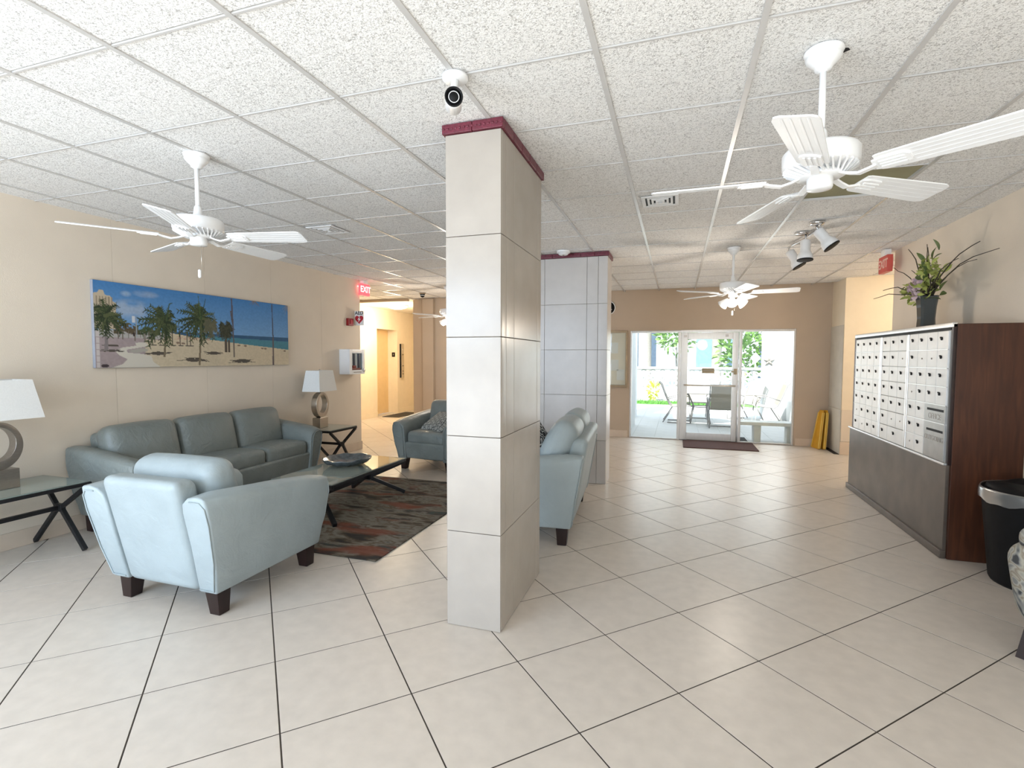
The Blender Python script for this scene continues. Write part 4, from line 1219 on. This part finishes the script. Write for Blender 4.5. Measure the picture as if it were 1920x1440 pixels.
# vents
def vent(label, cx, cy, w, d, loc_rz=0):
    v = empty('air_vent', (cx, cy, ZC)); tag(v, label, 'vent')
    fr = .028
    mb = MB().box(-w / 2, w / 2, -d / 2, -d / 2 + fr, -.012, -.0025).box(-w / 2, w / 2, d / 2 - fr, d / 2, -.012, -.0025)
    mb.box(-w / 2, -w / 2 + fr, -d / 2 + fr, d / 2 - fr, -.012, -.0025).box(w / 2 - fr, w / 2, -d / 2 + fr, d / 2 - fr, -.012, -.0025)
    soft(mb.build('frame', M['white_matte'], v), .003, 1)
    MB().box(-w / 2 + fr, w / 2 - fr, -d / 2 + fr, d / 2 - fr, -.004, -.0025).build('duct_opening', M['black'], v)
    for k, s in enumerate((.86, .58, .30)):
        a, b = (w / 2 - fr) * s, (d / 2 - fr) * s
        t = .016
        mb = MB()
        for (x0, x1, y0, y1) in ((-a, a, -b, -b + t), (-a, a, b - t, b), (-a, -a + t, -b + t, b - t), (a - t, a, -b + t, b - t)):
            mb.box(x0, x1, y0, y1, -.012 - .003 * k, -.004)
        mb.build('louver', M['white_matte'], v)
add_light('far_fan_lamp_light', 'POINT', (.574, 6.148, ZC - .90), 12, (1.0, 0.89, 0.76), size=.12)
add_light('hidden_fan_fill_light', 'POINT', (-3.80, 8.05, ZC - .90), 16, (1.0, 0.89, 0.76), size=.12)  # fill light added to lift the back of the room
vent('white square air vent in the ceiling right of the near column', -.148, 4.155, .275, .275)
vent('white square air vent in the ceiling over the long sofa', -3.205, 4.13, .29, .29)

# smoke detector, cameras
sd = empty('smoke_detector', (-1.26, 5.75, ZC)); tag(sd, 'small white smoke detector on the ceiling at the far column', 'detector')
MB().lathe([(.045, -.05), (.055, -.042), (.058, -.03), (.075, -.028), (.078, -.006), (.078, -.003)], 24).build('body', M['white_matte'], sd)
MB().lathe([(.012, -.056), (.014, -.049)], 10).build('sensor_cap', M['nickel_dark'], sd)
sc_ = empty('security_camera', (-.942, 2.08, ZC)); tag(sc_, 'bullet security camera with black lens face on the ceiling above the near column', 'camera')
MB().lathe([(.050, -.022), (.056, -.016), (.058, -.003)], 24).build('mount_plate', M['white'], sc_)
MB().tube([(0, 0, -.015), (0, -.01, -.06), (.01, -.03, -.085)], .017, 10).build('bracket', M['white'], sc_)
cd = (Vector((0, 0, HC)) - Vector((-.93, 2.0, 2.57))).normalized(); cd.z += .28; cd.normalize()
xq = cd.cross(Vector((0, 0, 1))).normalized(); yq = xq.cross(cd)
mt = basis(xq, yq, cd, (.018, -.055, -.13))
MB().lathe([(.030, -.11), (.036, -.10), (.036, .0), (.038, .03)], 24, mt).build('barrel', M['white'], sc_)
MB().lathe([(.0375, .028), (.0385, .045), (.034, .046), (.031, .036)], 24, mt).build('hood', M['black'], sc_)
MB().lathe([(.033, .030), (.033, .038)], 24, mt).build('lens_face', M['black'], sc_)
pts = [tuple(mt @ Vector((.0215 * math.cos(2 * PI * i / 24), .0215 * math.sin(2 * PI * i / 24), .0385))) for i in range(24)]
MB().tube(pts, .0016, 5, True).build('led_ring', M['white'], sc_)
dc = empty('dome_camera', (-4.62, 8.67, ZC)); tag(dc, 'little dark dome camera on the ceiling near the lobby opening', 'camera')
MB().lathe([(.05, -.02), (.06, -.012), (.062, -.002)], 20).build('base', M['tan_frame'], dc)
MB().lathe([(.006, -.085), (.03, -.075), (.044, -.055), (.048, -.02)], 20).build('dome', M['black'], dc)
MB().lathe([(.049, -.052), (.049, -.042)], 20).build('band', M['white_matte'], dc)

# track light
tl = empty('track_light', (1.13, 5.62, ZC)); tag(tl, 'white ceiling spotlight bar with three cone heads', 'spotlight')
pts = [(.04 + .05 * math.sin(t * 5), -.50 + t * 1.0, -.035 - .01 * math.cos(t * 8)) for t in np.linspace(0, 1, 15)]
MB().tube(pts, .011, 8).lathe([(.06, -.02), (.065, -.004), (.06, -.0022)], 20).build('bar', M['chrome'], tl)
MB().lathe([(.05, -.03), (.062, -.02), (.062, -.003)], 20, Matrix.Translation((.04, -.40, 0))).build('mount', M['chrome'], tl)
for k, (y, d) in enumerate(((-.36, (.42, -.15, -.62)), (.02, (-.02, -.1, -1)), (.56, (.34, -.1, -.62)))):
    dv = Vector(d).normalized(); xq = dv.orthogonal().normalized(); yq = dv.cross(xq)
    base = Vector((.04 - (.05 if k == 2 else 0), y, -.05))
    mt = basis(xq, yq, dv, base + dv * .02)
    h = MB().lathe([(.030, .0), (.043, .006), (.046, .02), (.044, .105), (.050, .125), (.066, .150), (.070, .20), (.066, .201), (.05, .15)], 24, mt)
    ho = h.build('spot_head', M['white_matte'], tl)
    MB().lathe([(.0705, .194), (.0715, .203), (.066, .204)], 24, mt).build('rim', M['black'], ho)
    MB().tube([tuple(base + Vector((0, 0, .03))), tuple(base + dv * .03)], .009, 8).build('knuckle', M['chrome'], ho)

# ------------------------------------------------------------------ vase and flowers on the mailboxes
vz = 1.735
vx, vy = 2.09, 5.42
va = MB()
secs = []
for (a, z) in ((.054, 0), (.057, .02), (.053, .10), (.058, .20), (.068, .292), (.073, .298), (.068, .295), (.053, .20), (.045, .05), (.02, .035)):
    ch = a * .72
    secs.append([(vx + x, vy + y, vz + z) for x, y in ((-ch, -a), (ch, -a), (a, -ch), (a, ch), (ch, a), (-ch, a), (-a, ch), (-a, -ch))])
va.loft(secs, True)
o = va.build('vase', M['vase_glass']); tag(o, 'dark glass flared vase standing on the mailbox cabinet', 'vase')
fl = empty('flower_arrangement', (vx, vy, vz)); tag(fl, 'lime orchids, pink blossoms and dark twigs standing in the glass vase', 'flowers')
rf = random.Random(21)
def leaf_mesh(L, w, bend=.3):
    v = []; f = []
    n = 6
    for i in range(n + 1):
        t = i / n
        ww = w * math.sin(PI * min(1, t * .95 + .04)) ** .8
        z = bend * L * (t - t * t) * 1.0
        v += [(-ww, L * t, z + ww * .3), (0, L * t, z), (ww, L * t, z + ww * .3)]
    for i in range(n):
        k = i * 3
        f += [(k, k + 1, k + 4, k + 3), (k + 1, k + 2, k + 5, k + 4)]
    return v, f
def orient(d, roll=0.0):
    d = Vector(d).normalized(); x = d.cross(Vector((0, 0, 1)))
    if x.length < 1e-3: x = Vector((1, 0, 0))
    x.normalize(); z = x.cross(d)
    m = basis(x, d, z, (0, 0, 0))
    return m @ Matrix.Rotation(roll, 4, 'Y')
st = MB()
for k in range(14):
    a = rf.uniform(0, 2 * PI); r = rf.uniform(.02, .05)
    st.tube([(r * .8 * math.cos(a + 2), r * .8 * math.sin(a + 2), .05), (r * math.cos(a), r * math.sin(a), .30), (r * 2 * math.cos(a), r * 2 * math.sin(a), .42)], .004, 5)
st.build('stems', M['twig'], fl)
def img_dir(right, up, depth=0.0):
    """a direction given along the wall (-Y is toward the right of the picture)"""
    return Vector((depth * .6 - .1, -right, up))
# twigs: sweeping out left and right
for (r, u, L, w0, dp) in [(-.52, .18, .42, .0045, -.2), (-.5, .06, .40, .004, -.5), (-.34, .62, .52, .0045, .1), (-.20, .66, .46, .004, .3), (-.26, .40, .38, .004, -.2), (-.42, .42, .40, .004, .2),
                      (.62, .24, .78, .0045, .1), (.70, .20, .80, .004, .2), (.72, .15, .80, .004, -.1), (.60, .10, .56, .0045, -.2), (.50, .24, .5, .004, .3), (.05, .8, .44, .004, .1), (.45, .0, .40, .004, -.3)]:
    d = img_dir(r, u, dp).normalized()
    p0 = Vector((0, 0, .27)); pts = []
    for i in range(7):
        t = i / 6
        p = p0 + d * L * t + Vector((0, 0, .10 * L * math.sin(PI * t))) + Vector((rf.uniform(-.008, .008), rf.uniform(-.008, .008), rf.uniform(-.008, .008)))
        pts.append(tuple(p))
    MB().tube(pts, [w0 * (1.3 - .7 * i / 6) for i in range(7)], 5).build('twig', M['twig'], fl)
lf = MB().add(*leaf_mesh(.10, .017), True).build('leaf', M['leaf'], fl); lmesh = lf.data; bpy.data.objects.remove(lf)
ll_ = MB().add(*leaf_mesh(.07, .013, .5), True).build('petal', M['leaf_lime'], fl); limesh = ll_.data; bpy.data.objects.remove(ll_)
bl_ = MB().add(*leaf_mesh(.05, .022, .6), True).build('petal', M['blossom'], fl); bmesh_ = bl_.data; bpy.data.objects.remove(bl_)
def put_leaf(name, me, p, d, roll):
    o = share(name, me, fl, (0, 0, 0))
    m = orient(d, roll); m.translation = Vector(p); o.matrix_local = m
def img_pos(r, u, dp=0): return Vector((dp, -r, u))
# green leaves
for (r, u, dr, du) in [(.12, .68, .3, .5), (.11, .60, .35, .2), (.04, .60, -.1, .6), (-.10, .53, -.05, .7), (-.08, .50, .2, .5), (.10, .62, .5, .6), (.02, .46, -.6, .4), (.08, .44, .4, .5), (.10, .30, .6, -.1),
                       (.14, .32, .7, .1), (.03, .30, .5, .0), (-.12, .40, -.5, .2), (-.14, .34, -.5, .3), (-.2, .38, -.6, .5), (-.05, .52, -.3, .6), (.16, .36, .5, .4), (-.1, .30, -.6, -.1), (-.02, .40, .1, .6), (.06, .52, .2, .7)]:
    for q in range(1):
        put_leaf('leaf', lmesh, img_pos(r + rf.uniform(-.02, .02), u - .05, rf.uniform(-.05, .05)), img_dir(dr + rf.uniform(-.2, .2), du, rf.uniform(-.5, .5)), rf.uniform(-1, 1))
# lime orchid cluster, upper right, and yellow-green sprays at left
for k in range(95):
    r, u = rf.gauss(.075, .050), rf.uniform(.30, .56)
    put_leaf('petal', limesh, img_pos(r, u, rf.uniform(-.07, .05)), img_dir(rf.uniform(-1, 1), rf.uniform(-.5, .8), rf.uniform(-1, .6)), rf.uniform(-2, 2))
for k in range(48):
    t = rf.random()
    r, u = -.06 - .22 * t, .26 + .13 * t + rf.uniform(-.04, .04)
    put_leaf('petal', limesh, img_pos(r, u, rf.uniform(-.06, .04)), img_dir(-rf.uniform(.2, 1), rf.uniform(-.4, .6), rf.uniform(-.8, .4)), rf.uniform(-2, 2))
for (r0, u0) in ((-.06, .40), (-.03, .36), (-.09, .37), (-.01, .33), (-.03, .29), (.03, .37)):
    for k in range(6):
        a = 2 * PI * k / 6
        put_leaf('petal', bmesh_, img_pos(r0, u0, -.06), Vector((-.35, math.cos(a), math.sin(a))), rf.uniform(-.3, .3))

fl.scale = (1.15, 1.28, 1.06)

# ------------------------------------------------------------------ right foreground: bin and patterned chair
wb_ = empty('waste_bin', (2.27, 4.14, 0)); tag(wb_, 'black round waste bin with clear liner beside the wooden mailbox side', 'bin')
MB().lathe([(.235, 0), (.245, .02), (.30, .60), (.308, .615), (.30, .62), (.292, .60), (.235, .03), (.02, .025)], 40).build('body', M['black'], wb_)
secs = []
for (rr, z) in ((.299, .625), (.306, .628), (.312, .612), (.314, .575), (.312, .545)):
    secs.append([(rr * (1 + .006 * math.sin(9 * a)) * math.cos(a), rr * (1 + .006 * math.sin(9 * a)) * math.sin(a), z + (.010 * math.sin(5 * a) + .006 * math.sin(13 * a) if z < .6 else 0)) for a in [2 * PI * i / 64 for i in range(64)]])
MB().loft(secs, False, True).build('liner', M['clear_bag'], wb_)
secs = []
for (rr, z) in ((.285, .60), (.27, .64), (.20, .655), (.10, .65), (.02, .64)):
    secs.append([(rr * math.cos(a), rr * math.sin(a), z + .012 * math.sin(4 * a + rr * 9)) for a in [2 * PI * i / 48 for i in range(48)]])
MB().loft(secs, True, True).build('bag', M['black'], wb_)

pc = empty('patterned_chair', (2.03, 3.11, 0), 0.8); tag(pc, 'cream and blue patterned upholstered chair cut off at the right edge', 'chair')
v, f = rbox(.70, .70, .42, .10, (.02, .02, .02), 6)
v = [(x * (1 - .16 * (.21 - z) / .42), y * (1 - .16 * (.21 - z) / .42), z) for x, y, z in v]
MB().add(v, f, True).build('body', M['paisley'], pc, (0, 0, .37))
cushion('seat_cushion', M['paisley'], pc, (.62, .60, .12), .05, (0, 0, .02), (0, 0, .60))
cushion('backrest', M['paisley'], pc, (.14, .60, .40), .06, (.02, .0, .0), (.30, .02, .74), (0, .12, 0))
for sx in (-1, 1):
    for sy in (-1, 1):
        x, y = sx * .23, sy * .23
        MB().loft([[(x * 1.16 + i * .018, y * 1.16 + j * .018, 0) for i, j in ((-1, -1), (1, -1), (1, 1), (-1, 1))],
                   [(x + i * .03, y + j * .03, .18) for i, j in ((-1, -1), (1, -1), (1, 1), (-1, 1))]]).build('leg', M['dark_wood'], pc)

# folded yellow floor sign, leaning in the alcove corner
ys = empty('wet_floor_sign', (2.22, 9.47, 0)); tag(ys, 'folded yellow wet floor sign leaning in the far corner', 'sign')
for k, dx in enumerate((-.02, .055)):
    out = [(-.13, 0), (.13, 0), (.075, .60), (.05, .64), (-.05, .64), (-.075, .60)]
    xa = Vector((.20, -.98, 0)); ya = Vector((.13 - .03 * k, .06, .985)).normalized()
    xa = (xa - ya * xa.dot(ya)).normalized(); za = xa.cross(ya)
    mt = basis(xa, ya, za, (dx, -.02 - .01 * k, 0))
    soft(MB().prism(out, -.007, .007, mt).build('panel', M['yellow'], ys), .004, 1)
    rb = MB()
    for sgn in (-1, 1):
        for zz in (-.012, .012):
            rb.bar(mt @ Vector((sgn * .12, .01, zz)), mt @ Vector((sgn * .068, .60, zz)), .016, .012)
    rb.build('edge_rib', M['yellow_edge'], ys)

# ------------------------------------------------------------------ patio beyond the glass
pf = struct(MB().box(-6, 8, 9.70, 16.9, -.2, -.006).build('patio_floor', M['patio_grout']))
tm = MB().tile(-.204, .204, -.204, .204, -.008, 0.0, .002).build('tile', M['patio_tile'], pf); ptm = tm.data; bpy.data.objects.remove(tm)
for i in range(9):
    for j in range(17):
        x, y = -1.0 + .41 * i, 9.99 + .41 * j
        if x > 2.0 and y > 13.4: continue
        share('tile', ptm, pf, (x, y, 0))
struct(MB().box(-60, 60, 16.9, 60, -.3, -.02).build('garden_ground', M['ground']))
lawn = MB().box(-3.5, 3.5, 16.9, 17.95, -.05, .0)
rg = random.Random(9)
for k in range(2600):
    x, y = rg.uniform(-2.0, 1.5), rg.uniform(16.92, 17.9)
    a = rg.uniform(0, PI); h = rg.uniform(.05, .10)
    lawn.add([(x - .012 * math.cos(a), y - .012 * math.sin(a), 0), (x + .012 * math.cos(a), y + .012 * math.sin(a), 0), (x + rg.uniform(-.03, .03), y + rg.uniform(-.03, .03), h)], [(0, 1, 2)])
lo = lawn.build('lawn', M['grass']); lo['kind'] = 'stuff'; lo['label'] = 'strip of bright lawn at the patio edge'; lo['category'] = 'grass'
struct(MB().box(-1.6, -.87, 9.78, 11.5, 0, 3.4).build('wall_patio_left', M['out_white']))
struct(MB().box(-1.6, -.97, 12.9, 13.4, 0, 3.4).build('wall_patio_pier', M['out_white']))
struct(MB().box(1.99, 6, 13.5, 13.9, 0, 3.4).build('wall_patio_right', M['out_white']))
struct(MB().box(2.5, 2.7, 9.78, 13.5, 0, 3.4).build('wall_patio_side', M['out_white']))
# starfish ornament
sf = MB()
for k in range(5):
    a = 2 * PI * k / 5 + PI / 2
    sf.tube([(2.10, 13.485, 1.42), (2.10 + .07 * math.cos(a), 13.48, 1.42 + .07 * math.sin(a)), (2.10 + .13 * math.cos(a), 13.49, 1.42 + .13 * math.sin(a))], [.035, .025, .006], 8)
tag(sf.build('wall_ornament', M['bark']), 'small grey star shaped ornament on the white patio wall', 'ornament')
# breeze-block wall
bz = empty('breeze_block_wall', (0, 18.9, 0)); tag(bz, 'white breeze block garden wall beyond the lawn', 'wall')
MB().box(-3.2, 3.0, 0, .2, 0, .44).build('plinth', M['out_white'], bz)
MB().box(-3.2, 3.0, -.02, .22, 1.10, 1.17).build('coping', M['out_white'], bz)
b_ = MB()
s_ = .33
b_.box(-s_ / 2, s_ / 2, 0, .15, -s_ / 2, -s_ / 2 + .035).box(-s_ / 2, s_ / 2, 0, .15, s_ / 2 - .035, s_ / 2).box(-s_ / 2, -s_ / 2 + .035, 0, .15, -s_ / 2, s_ / 2).box(s_ / 2 - .035, s_ / 2, 0, .15, -s_ / 2, s_ / 2)
b_.bar((-.15, .07, -.15), (.15, .07, .15), .10, .05).bar((-.15, .07, .15), (.15, .07, -.15), .10, .05)
b_.prism([(.055 * math.cos(2 * PI * k / 8), .055 * math.sin(2 * PI * k / 8)) for k in range(8)], 0, .12, basis((1, 0, 0), (0, 0, 1), (0, -1, 0), (0, .13, 0)))
bo = b_.build('block', M['block_paint'], bz); bm_ = bo.data; bpy.data.objects.remove(bo)
for i in range(18):
    for j in range(2):
        share('block', bm_, bz, (-2.97 + i * .331, .02, .605 + .331 * j))
# bench just outside the right sidelight
be = empty('bench', (1.5, 9.92, 0)); tag(be, 'low white stone bench on a block pedestal outside the right sidelight', 'bench')
soft(MB().box(-.42, .50, -.17, .17, .30, .36).build('seat_slab', M['bench_stone'], be), .008, 2)
soft(MB().loft([[(-.13 + i * .055, j * .12, 0) for i, j in ((-1, -1), (1, -1), (1, 1), (-1, 1))], [(-.13 + i * .06, j * .13, .30) for i, j in ((-1, -1), (1, -1), (1, 1), (-1, 1))]]).build('pedestal', M['bench_stone'], be), .006, 1)
soft(MB().box(.34, .45, -.12, .12, 0, .30).build('pedestal', M['bench_stone'], be), .006, 1)
# patio table and sling chairs
pt = empty('patio_table', (.52, 12.35, 0)); tag(pt, 'round glass topped patio table behind the glass door', 'table')
MB().lathe([(.50, .69), (.56, .70), (.56, .715), (.50, .72)], 40).build('table_top', M['pale_frame'], pt)
for k in range(4):
    a = PI / 4 + k * PI / 2
    MB().tube([(.40 * math.cos(a), .40 * math.sin(a), .70), (.20 * math.cos(a), .20 * math.sin(a), .40), (.30 * math.cos(a), .30 * math.sin(a), .0)], .018, 8).build('leg', M['pale_frame'], pt)
MB().tube([(.21 * math.cos(2 * PI * i / 20), .21 * math.sin(2 * PI * i / 20), .38) for i in range(20)], .012, 6, True).build('brace_ring', M['pale_frame'], pt)
def make_sling():
    c = empty('patio_chair')
    hw = .26
    prof = [(-.27, .40), (-.20, .415), (.0, .385), (.14, .38), (.20, .43), (.26, .56), (.33, .74), (.38, .88), (.43, .93)]
    seat = [(y, z) for y, z in prof[:5]]; bk = prof[4:]
    for nm, pr in (('seat', seat), ('backrest', bk)):
        mb = MB()
        mb.loft([[(-hw + .02, y, z), (hw - .02, y, z), (hw - .02, y + .004, z + .012), (-hw + .02, y + .004, z + .012)] for y, z in pr], True)
        mb.build(nm, M['sling'], c)
    for s in (-1, 1):
        MB().tube([(s * hw, y, z) for y, z in prof], .014, 8).build('side_rail', M['pale_frame'], c)
        MB().tube([(s * hw, .25, .54), (s * (hw + .03), .02, .62), (s * (hw + .03), -.22, .62), (s * hw, -.25, .42)], .012, 8).build('armrest', M['pale_frame'], c)
        MB().tube([(s * hw, -.22, .41), (s * hw, -.26, .015), (s * hw, .24, .015)], .013, 8).build('leg', M['pale_frame'], c)
        MB().tube([(s * hw, .10, .39), (s * hw, .34, .015)], .013, 8).build('leg', M['pale_frame'], c)
    MB().tube([(-hw, .43, .93), (hw, .43, .93)], .013, 8).tube([(-hw, -.05, .015), (hw, -.05, .015)], .012, 8).build('cross_rail', M['pale_frame'], c)
    return c
c0 = make_sling()
spots = [(.93, 11.70, PI, 'beige sling patio chair with its back to the glass door'),
         (1.95, 12.75, PI / 2, 'sling patio chair seen side-on at the right of the patio table'),
         (1.55, 13.3, .9, 'beige sling patio chair behind the side-on one, right of the table'),
         (.05, 12.35, -PI / 2, 'sling patio chair at the left of the patio table, behind the door post'),
         (.45, 13.25, .1, 'sling patio chair on the far side of the patio table, facing the door')]
# rotation: local front is -Y, so 0 faces the lobby and PI faces the garden
for k, (x, y, a, lb) in enumerate(spots):
    o = c0 if k == 0 else dup(c0)
    o.location = (x, y, 0); o.rotation_euler = (0, 0, {0: PI, 1: -PI / 2, 2: -PI / 2 + .6, 3: PI / 2, 4: 0}[k])
    tag(o, lb, 'chair', 'sling chairs round the patio table')
# croton at the lawn
def shrub(name, label, loc, m, n, rx, rz, z0, L, w, seed, cat='plant', trunk=None, group=None):
    p = empty(name, loc); tag(p, label, cat, group)
    r = random.Random(seed)
    if trunk:
        MB().tube([(0, 0, 0), (.04, 0, z0 * .5), (0, .03, z0 + rz * .4)], [trunk, trunk * .85, trunk * .6], 8).build('trunk', M['bark'], p)
    mb = MB()
    for k in range(n):
        while True:
            q = Vector((r.uniform(-1, 1), r.uniform(-1, 1), r.uniform(-1, 1)))
            if q.length < 1: break
        pos = Vector((q.x * rx, q.y * rx, z0 + rz + q.z * rz))
        d = Vector((q.x + r.uniform(-.5, .5), q.y + r.uniform(-.5, .5), q.z + r.uniform(-.2, .8)))
        v, f = leaf_mesh(L * r.uniform(.7, 1.2), w, .3)
        mm = orient(d, r.uniform(-1.5, 1.5)); mm.translation = pos
        mb.add(v, f, True, mm)
    o = mb.build('foliage', m, p); o['kind'] = 'stuff'
    return p
shrub('croton', 'yellow green shrub by the breeze block wall', (-.78, 18.3, 0), M['lime_leaf'], 90, .15, .28, .08, .17, .028, 5, trunk=.02)
shrub('tree', 'slender green tree behind the garden wall, seen through the left sidelight', (-.05, 21.5, 0), M['tree_leaf'], 420, .75, .9, 1.7, .26, .05, 6, 'tree', .06)
shrub('tree', 'leafy green tree behind the garden wall, right of the door', (2.35, 21.0, 0), M['tree_leaf'], 520, .9, 1.2, .7, .28, .06, 8, 'tree', .08)
def palm(label, x, y, r, H, seed):
    p = empty('palm_tree', (x, y, 0)); tag(p, label, 'tree', None)
    MB().lathe([(r * 1.15, 0), (r, .5), (r * .96, H * .6), (r * .9, H)], 14).build('trunk', M['bark'], p)
    rr = random.Random(seed)
    mb = MB()
    for k in range(16):
        a = 2 * PI * k / 16
        for q in range(12):
            t = (q + 1) / 12
            c = Vector((math.cos(a) * 1.15 * t, math.sin(a) * 1.15 * t, H + .7 * t - 1.6 * t * t))
            for e in (-1, 1):
                v, f = leaf_mesh(.5, .025, -.2)
                mm = orient(Vector((math.cos(a + e * 1.0), math.sin(a + e * 1.0), -.35)), 0); mm.translation = c
                mb.add(v, f, True, mm)
    mb.build('fronds', M['tree_leaf'], p)['kind'] = 'stuff'
palm('pale palm trunk seen through the left sidelight', -1.20, 22.0, .17, 5.2, 1)
palm('pale palm trunk seen through the right half of the glass door', 1.55, 22.5, .2, 5.4, 2)
# building across the garden
bd = empty('building', (0, 26.5, 0)); tag(bd, 'pale house with dark and blue windows beyond the garden wall', 'building')
MB().box(-9, 9, 0, 4, 0, 6.5).build('wall', M['facade'], bd)
MB().box(-9.2, 9.2, -.35, 4.2, 6.5, 6.8).build('roof', M['out_white'], bd)
for (x, w, z0, z1, m) in ((-2.42, .30, .95, 2.75, 'dark_glass'), (-2.05, .36, .95, 2.75, 'dark_glass'), (-1.25, .5, .95, 2.75, 'dark_glass'), (1.30, .85, 1.0, 2.6, 'blue_glass'), (2.45, .35, 1.0, 2.6, 'blue_glass'), (4.1, .9, .5, 2.4, 'dark_glass')):
    fr = MB().box(x - w / 2 - .07, x + w / 2 + .07, -.05, 0, z0 - .07, z0).box(x - w / 2 - .07, x + w / 2 + .07, -.05, 0, z1, z1 + .07).box(x - w / 2 - .07, x - w / 2, -.05, 0, z0, z1).box(x + w / 2, x + w / 2 + .07, -.05, 0, z0, z1)
    fo = fr.build('window_frame', M['out_white'], bd)
    MB().box(x - w / 2, x + w / 2, -.03, -.01, z0, z1).build('pane', M[m], fo)
# yard sign
yg = empty('yard_sign', (2.62, 19.6, 0)); tag(yg, 'white diamond shaped sign on a post beyond the garden wall', 'sign')
MB().box(-.02, .02, 0, .04, 0, 1.35).build('post', M['out_white'], yg)
MB().prism([(0, -.2), (.17, 0), (0, .2), (-.17, 0)], 0, .02, FACE_MY((0, 0, 1.5))).build('plate', M['out_white'], yg)
